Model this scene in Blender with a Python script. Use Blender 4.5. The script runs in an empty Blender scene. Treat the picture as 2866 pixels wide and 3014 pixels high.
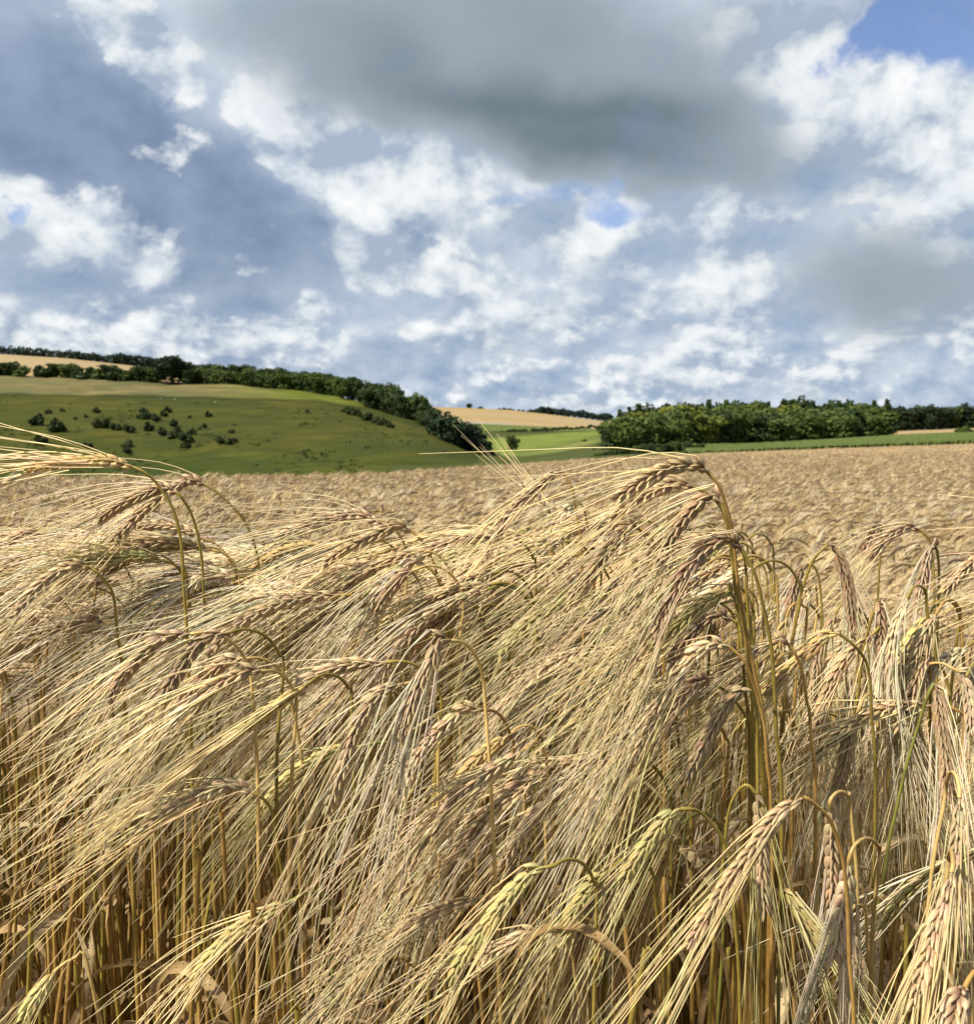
import bpy, math, random
import numpy as np
from math import radians as R

rng = np.random.default_rng(7)
random.seed(7)
sc = bpy.context.scene
COL = sc.collection

# ------------------------------------------------------------------ camera model (photo pixels, 2866 x 3014)
F, CX, CY, YH, ZC = 2912.0, 1433.0, 1507.0, 1290.0, 0.95
PITCH = math.atan((CY - YH) / F)
CP, SP = math.cos(PITCH), math.sin(PITCH)

def pt(px, py, d):
    """world point seen at photo pixel (px, py) at depth d along the view axis"""
    cx = (px - CX) / F * d
    cy = -(py - CY) / F * d
    return np.array([cx, d * CP + cy * SP, ZC - d * SP + cy * CP])

def gp(px, py, Y):
    """world point seen at photo pixel (px, py) at forward distance Y (arrays allowed)"""
    a = (np.asarray(px, float) - CX) / F
    b = -(np.asarray(py, float) - CY) / F
    y = CP + b * SP
    z = -SP + b * CP
    k = Y / y
    return np.stack(np.broadcast_arrays(a * k, y * k, ZC + z * k), -1)

def proj(p):
    x, y, z = p[0], p[1], p[2] - ZC
    d = y * CP - z * SP
    u = y * SP + z * CP
    return CX + F * x / d, CY - F * u / d, d

def tab(xs, ys):
    xs = np.array(xs, float); ys = np.array(ys, float)
    return lambda v: np.interp(v, xs, ys)

def nrm(v):
    return v / np.maximum(np.linalg.norm(v, axis=-1, keepdims=True), 1e-9)

def spline(pts, n, power=1.0):
    """Catmull-Rom through pts, n points spaced by length (closer at the start for power > 1)"""
    p = np.array(pts, float)
    if len(p) < 3:
        t = np.linspace(0, 1, n)[:, None]
        return p[0] * (1 - t) + p[-1] * t
    e = np.vstack([2 * p[0] - p[1], p, 2 * p[-1] - p[-2]])
    out = []
    for i in range(len(p) - 1):
        a, b, c, d = e[i:i + 4]
        t = np.linspace(0, 1, 12, endpoint=False)[:, None]
        out.append(.5 * (2 * b + (c - a) * t + (2 * a - 5 * b + 4 * c - d) * t ** 2 + (3 * b - a - 3 * c + d) * t ** 3))
    q = np.vstack(out + [p[-1:]])
    s = np.concatenate([[0], np.cumsum(np.linalg.norm(np.diff(q, axis=0), axis=1))])
    u = np.linspace(0, 1, n) ** power * s[-1]
    return np.stack([np.interp(u, s, q[:, k]) for k in range(3)], -1)

# ------------------------------------------------------------------ mesh building
class MB:
    def __init__(self):
        self.v, self.q, self.t, self.c, self.qm, self.tm, self.n = [], [], [], [], [], [], 0
    def add(self, v, q=None, t=None, c=None, m=0):
        v = np.asarray(v, float).reshape(-1, 3)
        if q is not None and len(q):
            self.q.append(np.asarray(q, int).reshape(-1, 4) + self.n); self.qm.append(np.full(len(self.q[-1]), m))
        if t is not None and len(t):
            self.t.append(np.asarray(t, int).reshape(-1, 3) + self.n); self.tm.append(np.full(len(self.t[-1]), m))
        if c is None:
            c = np.ones((len(v), 3))
        c = np.broadcast_to(np.asarray(c, float), (len(v), 3))
        self.v.append(v); self.c.append(c); self.n += len(v)
    def mesh(self, name, mats, smooth=True):
        me = bpy.data.meshes.new(name)
        v = np.vstack(self.v)
        q = np.vstack(self.q) if self.q else np.zeros((0, 4), int)
        t = np.vstack(self.t) if self.t else np.zeros((0, 3), int)
        qm = np.concatenate(self.qm) if self.qm else np.zeros(0, int)
        tm = np.concatenate(self.tm) if self.tm else np.zeros(0, int)
        me.vertices.add(len(v)); me.vertices.foreach_set('co', v.astype(np.float32).ravel())
        li = np.concatenate([q.ravel(), t.ravel()]).astype(np.int32)
        me.loops.add(len(li)); me.loops.foreach_set('vertex_index', li)
        me.polygons.add(len(q) + len(t))
        ls = np.concatenate([np.arange(len(q)) * 4, len(q) * 4 + np.arange(len(t)) * 3]).astype(np.int32)
        me.polygons.foreach_set('loop_start', ls)
        for m in mats:
            me.materials.append(m)
        me.polygons.foreach_set('material_index', np.concatenate([qm, tm]).astype(np.int32))
        me.update(calc_edges=True)
        me.polygons.foreach_set('use_smooth', np.full(len(q) + len(t), smooth))
        a = me.color_attributes.new('tint', 'FLOAT_COLOR', 'POINT')
        c = np.vstack(self.c)
        a.data.foreach_set('color', np.hstack([c, np.ones((len(c), 1))]).astype(np.float32).ravel())
        me.validate()
        return me

def link(name, me, parent=None, loc=None):
    o = bpy.data.objects.new(name, me)
    COL.objects.link(o)
    if parent is not None:
        o.parent = parent
    if loc is not None:
        o.location = loc
    return o

def tag(o, label=None, cat=None, group=None, kind=None):
    if label: o['label'] = label
    if cat: o['category'] = cat
    if group: o['group'] = group
    if kind: o['kind'] = kind
    return o

def tubes(mb, P, rad, sides, col, m=0):
    """P (n,k,3) centre lines, rad (k) or (n,k), closed at neither end"""
    P = np.asarray(P, float)
    if P.ndim == 2: P = P[None]
    n, k, _ = P.shape
    rad = np.broadcast_to(np.asarray(rad, float), (n, k))
    T = nrm(np.gradient(P, axis=1))
    ref = np.where(np.abs(T[:, :1, 2:3]) > .8, np.array([[[1., 0.1, 0]]]), np.array([[[0.05, .1, 1.]]]))
    U = nrm(np.cross(T, ref)); V = np.cross(T, U)
    a = np.arange(sides) * 2 * np.pi / sides
    ring = U[:, :, None] * np.cos(a)[:, None] + V[:, :, None] * np.sin(a)[:, None]
    v = P[:, :, None] + ring * rad[:, :, None, None]
    base = (np.arange(n) * k * sides)[:, None, None] + (np.arange(k - 1) * sides)[None, :, None]
    i = np.arange(sides); j = (i + 1) % sides
    q = np.stack([base + i, base + j, base + j + sides, base + i + sides], -1).reshape(-1, 4)
    c = np.asarray(col, float)
    if c.ndim == 1: c = np.broadcast_to(c, (n * k * sides, 3))
    else: c = np.broadcast_to(c.reshape(n if c.ndim == 3 and c.shape[0] == n else 1, -1, 1, 3), (n, k, sides, 3)).reshape(-1, 3)
    mb.add(v.reshape(-1, 3), q, c=c, m=m)

GT = np.array([0, .10, .28, .50, .72, .90, 1.0])
GR = np.array([.30, .72, 1.0, .96, .66, .26, .06])
def grains(mb, base, A, W, D, L, w, col, tipcol, sides=7, m=0, rings=None):
    n = len(base)
    gt, gr = (GT, GR) if rings is None else rings
    k = len(gt)
    a = np.arange(sides) * 2 * np.pi / sides
    off = W[:, None, None] * np.cos(a)[None, None, :, None] * w[:, None, None, None] \
        + D[:, None, None] * np.sin(a)[None, None, :, None] * (w * .78)[:, None, None, None]
    v = base[:, None, None] + A[:, None, None] * (L[:, None] * gt)[:, :, None, None] + off * gr[None, :, None, None]
    idx = (np.arange(n) * k * sides)[:, None, None] + (np.arange(k - 1) * sides)[None, :, None]
    i = np.arange(sides); j = (i + 1) % sides
    q = np.stack([idx + i, idx + j, idx + j + sides, idx + i + sides], -1).reshape(-1, 4)
    stripe = np.where(np.arange(sides) % 2 == 0, 1.2, .78)
    mix = np.clip((gt - .35) / .6, 0, 1) ** 1.2
    c = col[:, None, None] * (1 - mix)[None, :, None, None] + tipcol[:, None, None] * mix[None, :, None, None]
    c = np.broadcast_to(c, (n, k, sides, 3)) * stripe[None, None, :, None]
    mb.add(v.reshape(-1, 3), q, c=c.reshape(-1, 3), m=m)

# ------------------------------------------------------------------ materials
def mat(name):
    m = bpy.data.materials.new(name); m.use_nodes = True
    nt = m.node_tree; nt.nodes.clear()
    out = nt.nodes.new('ShaderNodeOutputMaterial')
    return m, nt, out

def nd(nt, typ, **kw):
    n = nt.nodes.new(typ)
    for k, v in kw.items():
        if k == 'inp':
            for a, b in v.items():
                n.inputs[a].default_value = b
        else:
            setattr(n, k, v)
    return n

def plant_mat(name, rough, transl, noise_scale=0, noise_amt=0, specks=False, spec=.3, vary=.16):
    """base colour = the plant's own vertex tint, with a per-plant tone and fine mottling"""
    m, nt, out = mat(name)
    L = nt.links.new
    at = nd(nt, 'ShaderNodeAttribute', attribute_name='tint')
    oi = nd(nt, 'ShaderNodeObjectInfo')
    mr = nd(nt, 'ShaderNodeMapRange', inp={'To Min': 1 - vary, 'To Max': 1 + vary})
    L(oi.outputs['Random'], mr.inputs['Value'])
    mul = nd(nt, 'ShaderNodeVectorMath', operation='SCALE')
    L(at.outputs['Color'], mul.inputs[0]); L(mr.outputs[0], mul.inputs['Scale'])
    colour = mul.outputs[0]
    if noise_amt:
        tc = nd(nt, 'ShaderNodeTexCoord')
        nz = nd(nt, 'ShaderNodeTexNoise', inp={'Scale': noise_scale, 'Detail': 3.0, 'Roughness': .6})
        L(tc.outputs['Object'], nz.inputs['Vector'])
        m2 = nd(nt, 'ShaderNodeMapRange', inp={'From Min': .3, 'From Max': .7, 'To Min': 1 - noise_amt, 'To Max': 1 + noise_amt})
        L(nz.outputs['Fac'], m2.inputs['Value'])
        s2 = nd(nt, 'ShaderNodeVectorMath', operation='SCALE')
        L(colour, s2.inputs[0]); L(m2.outputs[0], s2.inputs['Scale'])
        colour = s2.outputs[0]
        if specks:
            n3 = nd(nt, 'ShaderNodeTexNoise', inp={'Scale': 420.0, 'Detail': 1.0})
            L(tc.outputs['Object'], n3.inputs['Vector'])
            m3 = nd(nt, 'ShaderNodeMapRange', inp={'From Min': .62, 'From Max': .68, 'To Min': 0.0, 'To Max': .75})
            L(n3.outputs['Fac'], m3.inputs['Value'])
            mx = nd(nt, 'ShaderNodeMix', data_type='RGBA'); mx.inputs[7].default_value = (.06, .035, .02, 1)
            L(m3.outputs[0], mx.inputs[0]); L(colour, mx.inputs[6])
            colour = mx.outputs[2]
    p = nd(nt, 'ShaderNodeBsdfPrincipled', inp={'Roughness': rough, 'Specular IOR Level': spec})
    L(colour, p.inputs['Base Color'])
    if transl:
        tr = nd(nt, 'ShaderNodeBsdfTranslucent'); L(colour, tr.inputs['Color'])
        ms = nd(nt, 'ShaderNodeMixShader'); ms.inputs[0].default_value = transl
        L(p.outputs[0], ms.inputs[1]); L(tr.outputs[0], ms.inputs[2]); L(ms.outputs[0], out.inputs[0])
    else:
        L(p.outputs[0], out.inputs[0])
    return m

M_STEM = plant_mat('barley_stem', .42, 0, 160, .22, vary=.2)
M_EAR = plant_mat('barley_grain', .48, .06, 700, .16, vary=.16)
M_AWN = plant_mat('barley_awn', .38, .38, 0, 0, vary=.16, spec=.45)
M_LEAF = plant_mat('dry_leaf', .6, .3, 90, .22, specks=True)
BMATS = [M_STEM, M_EAR, M_AWN, M_LEAF]

def field_mat(name, c1, c2, scale, stretch=(1, 1, 1), c3=None, scale3=None, rough=.95, bump=.4, bump_scale=None, tint=False):
    m, nt, out = mat(name)
    L = nt.links.new
    tc = nd(nt, 'ShaderNodeTexCoord')
    mp = nd(nt, 'ShaderNodeMapping'); mp.inputs['Scale'].default_value = stretch
    L(tc.outputs['Object'], mp.inputs['Vector'])
    nz = nd(nt, 'ShaderNodeTexNoise', inp={'Scale': scale, 'Detail': 8.0, 'Roughness': .65})
    L(mp.outputs[0], nz.inputs['Vector'])
    rp = nd(nt, 'ShaderNodeValToRGB')
    rp.color_ramp.elements[0].position = .36; rp.color_ramp.elements[1].position = .64
    rp.color_ramp.elements[0].color = (*c1, 1); rp.color_ramp.elements[1].color = (*c2, 1)
    L(nz.outputs['Fac'], rp.inputs[0])
    col = rp.outputs[0]
    if c3 is not None:
        n3 = nd(nt, 'ShaderNodeTexNoise', inp={'Scale': scale3, 'Detail': 4.0, 'Roughness': .6})
        L(mp.outputs[0], n3.inputs['Vector'])
        mr = nd(nt, 'ShaderNodeMapRange', inp={'From Min': .42, 'From Max': .62, 'To Min': 0.0, 'To Max': .8})
        L(n3.outputs['Fac'], mr.inputs['Value'])
        mx = nd(nt, 'ShaderNodeMix', data_type='RGBA'); mx.inputs[7].default_value = (*c3, 1)
        L(mr.outputs[0], mx.inputs[0]); L(col, mx.inputs[6]); col = mx.outputs[2]
    if tint:
        at = nd(nt, 'ShaderNodeAttribute', attribute_name='tint')
        mx = nd(nt, 'ShaderNodeMix', data_type='RGBA', blend_type='MULTIPLY'); mx.inputs[0].default_value = 1
        L(col, mx.inputs[6]); L(at.outputs['Color'], mx.inputs[7]); col = mx.outputs[2]
    p = nd(nt, 'ShaderNodeBsdfPrincipled', inp={'Roughness': rough, 'Specular IOR Level': .1})
    L(col, p.inputs['Base Color'])
    if bump:
        bz = nd(nt, 'ShaderNodeTexNoise', inp={'Scale': bump_scale or scale * 4, 'Detail': 6.0})
        L(mp.outputs[0], bz.inputs['Vector'])
        b = nd(nt, 'ShaderNodeBump', inp={'Strength': bump, 'Distance': .5})
        L(bz.outputs['Fac'], b.inputs['Height']); L(b.outputs[0], p.inputs['Normal'])
    L(p.outputs[0], out.inputs[0])
    return m

def foliage_mat():
    m, nt, out = mat('tree_foliage')
    L = nt.links.new
    oi = nd(nt, 'ShaderNodeObjectInfo')
    at = nd(nt, 'ShaderNodeAttribute', attribute_name='tint')
    mx = nd(nt, 'ShaderNodeMix', data_type='RGBA', blend_type='MULTIPLY'); mx.inputs[0].default_value = 1
    L(oi.outputs['Color'], mx.inputs[6]); L(at.outputs['Color'], mx.inputs[7])
    p = nd(nt, 'ShaderNodeBsdfPrincipled', inp={'Roughness': .7, 'Specular IOR Level': .2})
    L(mx.outputs[2], p.inputs['Base Color'])
    tr = nd(nt, 'ShaderNodeBsdfTranslucent'); L(mx.outputs[2], tr.inputs['Color'])
    ms = nd(nt, 'ShaderNodeMixShader'); ms.inputs[0].default_value = .2
    L(p.outputs[0], ms.inputs[1]); L(tr.outputs[0], ms.inputs[2]); L(ms.outputs[0], out.inputs[0])
    return m
M_FOL = foliage_mat()
M_BARK = field_mat('bark', (.05, .04, .03), (.10, .08, .06), 3, bump=0)
M_WOOL = field_mat('wool', (.25, .22, .15), (.32, .28, .19), 6, bump=0)
M_SOIL = field_mat('soil', (.07, .045, .028), (.15, .10, .06), 30, bump=.6, bump_scale=60)

# ------------------------------------------------------------------ sky and light
EXPOSURE = 0.68
SUN_EL, SUN_AZ = 50, -122          # azimuth from the view axis, negative = to the left
def s2l(r, g, b):
    return tuple((c / 255 / 12.92) if c / 255 <= .04045 else ((c / 255 + .055) / 1.055) ** 2.4 for c in (r, g, b))

def build_sky():
    w = bpy.data.worlds.new('World'); w.cycles.sampling_method = 'NONE'; sc.world = w; w.use_nodes = True
    nt = w.node_tree; nt.nodes.clear(); L = nt.links.new
    out = nd(nt, 'ShaderNodeOutputWorld')
    bg = nd(nt, 'ShaderNodeBackground', inp={'Strength': .1}); L(bg.outputs[0], out.inputs[0])
    sky = nd(nt, 'ShaderNodeTexSky', sky_type='NISHITA', sun_disc=False)
    sky.sun_elevation = R(SUN_EL); sky.sun_rotation = R(SUN_AZ); sky.altitude = 100; sky.air_density = 1; sky.dust_density = .6; sky.ozone_density = 2
    tc = nd(nt, 'ShaderNodeTexCoord')
    sp = nd(nt, 'ShaderNodeSeparateXYZ'); L(tc.outputs['Generated'], sp.inputs[0])
    def M(op, a, b=None, c=None, clamp=False):
        n = nd(nt, 'ShaderNodeMath', operation=op, use_clamp=clamp)
        for i, v in enumerate((a, b, c)):
            if v is None: continue
            if isinstance(v, (int, float)): n.inputs[i].default_value = v
            else: L(v, n.inputs[i])
        return n.outputs[0]
    def V(op, a, b=None, scale=None):
        n = nd(nt, 'ShaderNodeVectorMath', operation=op)
        for i, v in enumerate((a, b)):
            if v is None: continue
            if isinstance(v, tuple): n.inputs[i].default_value = v
            else: L(v, n.inputs[i])
        if scale is not None:
            if isinstance(scale, (int, float)): n.inputs['Scale'].default_value = scale
            else: L(scale, n.inputs['Scale'])
        return n.outputs[0]
    def XYZ(x, y, z=0.0):
        n = nd(nt, 'ShaderNodeCombineXYZ')
        for i, v in enumerate((x, y, z)):
            if isinstance(v, (int, float)): n.inputs[i].default_value = v
            else: L(v, n.inputs[i])
        return n.outputs[0]
    def noise(vec, scale, detail=8.0, rough=.55, dist=0.0, colour=False, lac=2.0):
        n = nd(nt, 'ShaderNodeTexNoise', inp={'Scale': scale, 'Detail': detail, 'Roughness': rough, 'Distortion': dist, 'Lacunarity': lac})
        L(vec, n.inputs['Vector'])
        return n.outputs['Color' if colour else 'Fac']
    def step(v, a, b, lo=0.0, hi=1.0, smooth=True):
        n = nd(nt, 'ShaderNodeMapRange', interpolation_type='SMOOTHSTEP' if smooth else 'LINEAR', clamp=True)
        n.inputs['From Min'].default_value = a; n.inputs['From Max'].default_value = b
        n.inputs['To Min'].default_value = lo; n.inputs['To Max'].default_value = hi
        L(v, n.inputs['Value']); return n.outputs[0]
    def mix(f, a, b):
        n = nd(nt, 'ShaderNodeMix', data_type='RGBA')
        for i, v in ((0, f), (6, a), (7, b)):
            if isinstance(v, tuple): n.inputs[i].default_value = (*v, 1)
            elif isinstance(v, (int, float)): n.inputs[i].default_value = v
            else: L(v, n.inputs[i])
        return n.outputs[2]
    x, y, z = sp.outputs
    az = M('ARCTAN2', x, y); el = M('ARCSINE', z)
    A = XYZ(az, el, 0.0)
    # far cloud is smaller and flatter: two octave bands cross-faded by elevation
    low = step(el, .02, .22, 1.0, 0.0)
    Q1 = XYZ(az, M('MULTIPLY', el, 1.25), M('MULTIPLY', x, .2))
    Q2 = XYZ(M('MULTIPLY', az, 2.1), M('MULTIPLY', el, 3.4), 3.7)
    def bn(off, scale, detail, rough, dist=.0):
        a_ = noise(V('ADD', Q1, off) if off else Q1, scale, detail, rough, dist)
        b_ = noise(V('ADD', Q2, off) if off else Q2, scale, detail, rough, dist)
        return M('ADD', M('MULTIPLY', a_, M('SUBTRACT', 1.0, low)), M('MULTIPLY', b_, low))
    Q = Q1
    wa = V('SCALE', V('SUBTRACT', noise(Q, 7.0, 3.0, .5, colour=True), (.5, .5, .5)), scale=.17)
    wb = V('SCALE', V('SUBTRACT', noise(Q, 26.0, 6.0, .62, colour=True), (.5, .5, .5)), scale=.055)
    AW = V('ADD', A, V('ADD', wa, wb))
    AS = V('ADD', A, V('SCALE', wa, scale=.5))
    def ang(px, py):
        d = gp(px, py, 1.0); d = d - np.array([0, 0, ZC]); d = d / np.linalg.norm(d)
        return math.atan2(d[0], d[1]), math.asin(d[2])
    def bank(vec, lst):
        acc = None
        for (px, py, rx, ry, rot, amp) in lst:
            a0, e0 = ang(px, py)
            mp = nd(nt, 'ShaderNodeMapping', vector_type='TEXTURE')
            mp.inputs['Location'].default_value = (a0, e0, 0)
            mp.inputs['Rotation'].default_value = (0, 0, R(-rot))
            mp.inputs['Scale'].default_value = (rx / F, ry / F, 1)
            L(vec, mp.inputs['Vector'])
            g = nd(nt, 'ShaderNodeTexGradient', gradient_type='SPHERICAL'); L(mp.outputs[0], g.inputs[0])
            s = step(g.outputs['Fac'], 0.0, .75)
            acc = M('MULTIPLY_ADD', s, amp, acc if acc is not None else 0.0)
        return acc
    dark = bank(AS, DARK)
    soft = bank(AS, BLUISH)
    puff = bank(AW, PUFFS)
    hole = bank(AW, HOLES)
    # billows: fractal noise with rounded heads; sampling the same field a little towards the
    # light gives the clouds their lit rims and shaded flanks
    wv = V('SCALE', V('SUBTRACT', noise(Q1, 30.0, 3.0, .5, colour=True), (.5, .5, .5)), scale=.030)
    def heads(off, k, scale, detail):
        v = nd(nt, 'ShaderNodeTexVoronoi', voronoi_dimensions='2D', feature='SMOOTH_F1', normalize=True)
        v.inputs['Scale'].default_value = scale; v.inputs['Detail'].default_value = detail; v.inputs['Roughness'].default_value = .55; v.inputs['Smoothness'].default_value = .35
        q = V('ADD', Q1 if k == 0 else Q2, wv)
        L(V('ADD', q, off) if off else q, v.inputs['Vector'])
        return M('SUBTRACT', .5, v.outputs['Distance'])
    def hb(off):
        return M('ADD', M('MULTIPLY', heads(off, 0, 13.0, 3.0), M('SUBTRACT', 1.0, low)), M('MULTIPLY', heads(off, 1, 13.0, 3.0), low))
    OFF = (-.016, .034, 0.0)
    nA = bn(None, 9.0, 9.0, .56, .15)
    nB = bn(OFF, 9.0, 9.0, .56, .15)
    hA = hb(None); hB = hb(OFF)
    fA = M('ADD', nA, M('MULTIPLY', hA, .30)); fB = M('ADD', nB, M('MULTIPLY', hB, .30))
    relief = M('SUBTRACT', fA, fB)
    nBig = noise(Q1, 5.0, 5.0, .5)
    nMid = bn(None, 6.0, 5.0, .5)
    # puff cover: where sunlit cumulus shows
    cover = M('ADD', puff, M('MULTIPLY', M('SUBTRACT', fA, .52), 1.9))
    cover = M('SUBTRACT', cover, M('MULTIPLY', M('MAXIMUM', soft, 0.0), .34))
    nF = M('SUBTRACT', bn(None, 36.0, 6.0, .62, .2), .5)
    cover = M('MULTIPLY_ADD', nF, .55, cover)
    cov = step(cover, .14, .50)
    lit = M('ADD', M('MULTIPLY', cover, .30), M('MULTIPLY', relief, 4.6))
    lit = M('MULTIPLY_ADD', nF, .55, lit)
    litf = step(lit, -.24, 1.08, smooth=False)
    rp = nd(nt, 'ShaderNodeValToRGB'); rp.color_ramp.elements[0].color = (*s2l(168, 183, 203), 1); rp.color_ramp.elements[1].color = (*s2l(250, 251, 252), 1)
    for p_, c_ in ((.28, (202, 212, 223)), (.58, (232, 237, 241))):
        e_ = rp.color_ramp.elements.new(p_); e_.color = (*s2l(*c_), 1)
    L(litf, rp.inputs[0]); puffc = rp.outputs[0]
    # the grey layer behind
    lay = M('ADD', M('MULTIPLY', M('SUBTRACT', nMid, .5), 1.3), M('MULTIPLY', relief, 1.1))
    layf = step(lay, -.30, .34, smooth=False)
    layc = mix(layf, s2l(147, 169, 198), s2l(218, 227, 236))
    layc = mix(M('MINIMUM', M('MAXIMUM', soft, 0.0), 1.0), layc, mix(layf, s2l(112, 133, 162), s2l(154, 170, 197)))
    dk = M('ADD', dark, M('ADD', M('MULTIPLY', M('SUBTRACT', nMid, .5), .9), M('MULTIPLY', M('SUBTRACT', fA, .5), .28)))
    cc = mix(cov, layc, puffc)
    cc = mix(step(dk, .02, .70), cc, mix(step(dk, .50, 1.75), s2l(158, 170, 181), s2l(100, 118, 127)))
    # blue gaps
    hf = step(M('ADD', hole, M('MULTIPLY', M('SUBTRACT', nA, .5), 1.9)), .10, 1.0, 0.0, .96)
    blue = V('MULTIPLY', sky.outputs[0], (.74, .77, .93))
    cloud10 = V('SCALE', cc, scale=6.35)
    L(mix(hf, cloud10, mix(.07, blue, tuple(6.35 * v for v in s2l(190, 208, 232)))), bg.inputs['Color'])

DARK = [(1500, 170, 1050, 330, 6, .75), (1800, 380, 850, 200, 8, .75), (1750, 470, 560, 110, 6, .30), (2720, 850, 560, 190, 4, .58), (2480, 640, 260, 160, 0, .16), (1000, 120, 500, 200, 18, .25)]
BLUISH = [(420, 560, 800, 330, 22, .9), (1180, 710, 380, 110, 14, .45), (150, 260, 420, 260, 10, .6), (800, 1060, 600, 90, 2, .35), (300, 880, 360, 110, 10, .3)]
PUFFS = [(1016, 440, 190, 130, 0, .35), (2500, 360, 460, 330, -10, .18), (400, 1030, 700, 70, 0, .25), (330, 40, 300, 170, 10, .8), (500, 170, 200, 230, 20, .75), (1060, 440, 440, 270, 22, .75), (800, 400, 150, 110, 0, .35), (1280, 560, 190, 260, -20, .5),
         (490, 475, 170, 95, 10, .62), (40, 520, 200, 160, 20, .75), (120, 730, 270, 160, 5, .85), (330, 690, 260, 190, 20, .6), (600, 960, 440, 120, 4, .85), (80, 980, 240, 120, 0, .6),
         (1040, 780, 190, 200, 0, .85), (720, 740, 110, 80, 0, .5), (1330, 840, 280, 120, 4, .85), (1480, 930, 260, 110, 0, .55), (1650, 640, 330, 170, 0, .4), (1950, 780, 600, 330, 0, .30), (2250, 800, 300, 200, 0, .25),
         (2700, 330, 330, 330, -20, .8), (2810, 160, 160, 180, 0, .6), (2230, 170, 120, 220, -25, .45), (2480, 100, 300, 190, 0, .35), (2200, 585, 420, 70, 2, .4), (2700, 690, 240, 90, -6, .5),
         (2350, 60, 300, 120, 0, .3), (1700, 1000, 700, 150, 0, .2), (1150, 1010, 300, 60, 0, .2), (2250, 1090, 700, 90, 0, .26), (1700, 1165, 600, 40, 0, .5), (2700, 990, 320, 90, 0, .4), (800, 1170, 300, 40, 0, .2)]
HOLES = [(2740, 40, 270, 190, 14, 1.0), (2600, 130, 130, 130, 0, .6), (1700, 575, 270, 62, 10, .62), (1480, 600, 90, 40, 0, .45), (40, 625, 60, 75, 35, .75), (1500, 760, 160, 60, 0, .2)]
build_sky()

sun = bpy.data.lights.new('sun', 'SUN'); so = bpy.data.objects.new('sun', sun); COL.objects.link(so)
sun.energy = 4.8; sun.angle = R(2.0); sun.color = (1.0, .945, .83)
so.rotation_euler = (R(90 - SUN_EL), 0, R(180 - SUN_AZ) )

# ------------------------------------------------------------------ terrain
PXE = [-900, 520, 1000, 1300, 1500, 1800, 2100, 2500, 2866, 3700]
f_yE = tab(PXE, [1425, 1413, 1408, 1390, 1375, 1352, 1337, 1321, 1308, 1292])
f_rE = tab(PXE, [18, 20, 23, 38, 60, 95, 125, 145, 155, 165])

def canopy_drop(x, Y):
    """how far the crop's top lies below the lens at ground position (x, Y)"""
    x = np.asarray(x, float); Y = np.asarray(Y, float)
    px = np.clip(CX + F * x / np.maximum(Y, .3), -900, 3700)
    rE = f_rE(px); dE = (f_yE(px) - YH) / F * rE
    lr = np.log(np.clip(Y, .3, None))
    kr = np.log([.3, .6, 1.3, 3.3, 7.0, 12, 25, 200]); rt = np.clip((px - 1900) / 500, 0, 1)
    near = np.interp(lr, kr, [.09, .11, .22, .37, .47, .58, .82, .9]) * (1 - rt) + np.interp(lr, kr, [.09, .12, .30, .44, .50, .58, .82, .9]) * rt
    w = np.clip((np.log(np.maximum(Y, 1e-3)) - np.log(5.0)) / (np.log(rE) - np.log(5.0)), 0, 1)
    w = w * w * (3 - 2 * w)
    d = near * (1 - w) + (dE * Y / rE) * w
    over = np.maximum(Y - rE, 0)
    side = np.clip((1750 - px) / 300, 0, 1)
    return d + side * (over * .06 + .0006 * over ** 2) + (1 - side) * over * 0.02

def ground_z(x, Y):
    return .10 - canopy_drop(x, Y)

def sheet(name, pxs, knots, m, kind='structure', sub=10, rough=0.0, tintf=None, label=None):
    """terrain strip: knots = list of (Y(px), y(px)); smooth profile front to back"""
    pxs = np.asarray(pxs, float)
    Ys = np.array([[k[0](p) if callable(k[0]) else k[0] for k in knots] for p in pxs])
    ys = np.array([[k[1](p) if callable(k[1]) else k[1] for k in knots] for p in pxs])
    n = len(knots); tt = np.linspace(0, n - 1, (n - 1) * sub + 1)
    YY = np.zeros((len(pxs), len(tt))); yy = YY.copy()
    for i in range(len(pxs)):
        YY[i] = np.interp(tt, np.arange(n), Ys[i]); yy[i] = np.interp(tt, np.arange(n), ys[i])
        for _ in range(2):
            yy[i][1:-1] = (yy[i][:-2] + 2 * yy[i][1:-1] + yy[i][2:]) / 4
    P = gp(pxs[:, None], yy, YY)
    if rough:
        P[..., 2] += rough * (np.sin(P[..., 0] * .11 + 1) * np.sin(P[..., 1] * .083) + .5 * np.sin(P[..., 0] * .31 + P[..., 1] * .23))
    a, b = YY.shape
    i = np.arange(a - 1)[:, None] * b + np.arange(b - 1)[None]
    q = np.stack([i, i + b, i + b + 1, i + 1], -1).reshape(-1, 4)
    mb = MB()
    c = None if tintf is None else tintf(np.repeat(pxs, b).reshape(a, b), yy).reshape(-1, 3)
    mb.add(P.reshape(-1, 3), q, c=c)
    o = link(name, mb.mesh(name, [m])); o['kind'] = kind
    return o, (pxs, YY, yy)

def on_sheet(S, px, py):
    """point of a terrain sheet that the pixel shows"""
    pxs, YY, yy = S
    i = int(np.clip(np.searchsorted(pxs, px), 1, len(pxs) - 1)); f = (px - pxs[i - 1]) / (pxs[i] - pxs[i - 1])
    Yc = YY[i - 1] * (1 - f) + YY[i] * f; yc = yy[i - 1] * (1 - f) + yy[i] * f
    o = np.argsort(yc)
    return gp(px, py, float(np.interp(py, yc[o], Yc[o])))

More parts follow.
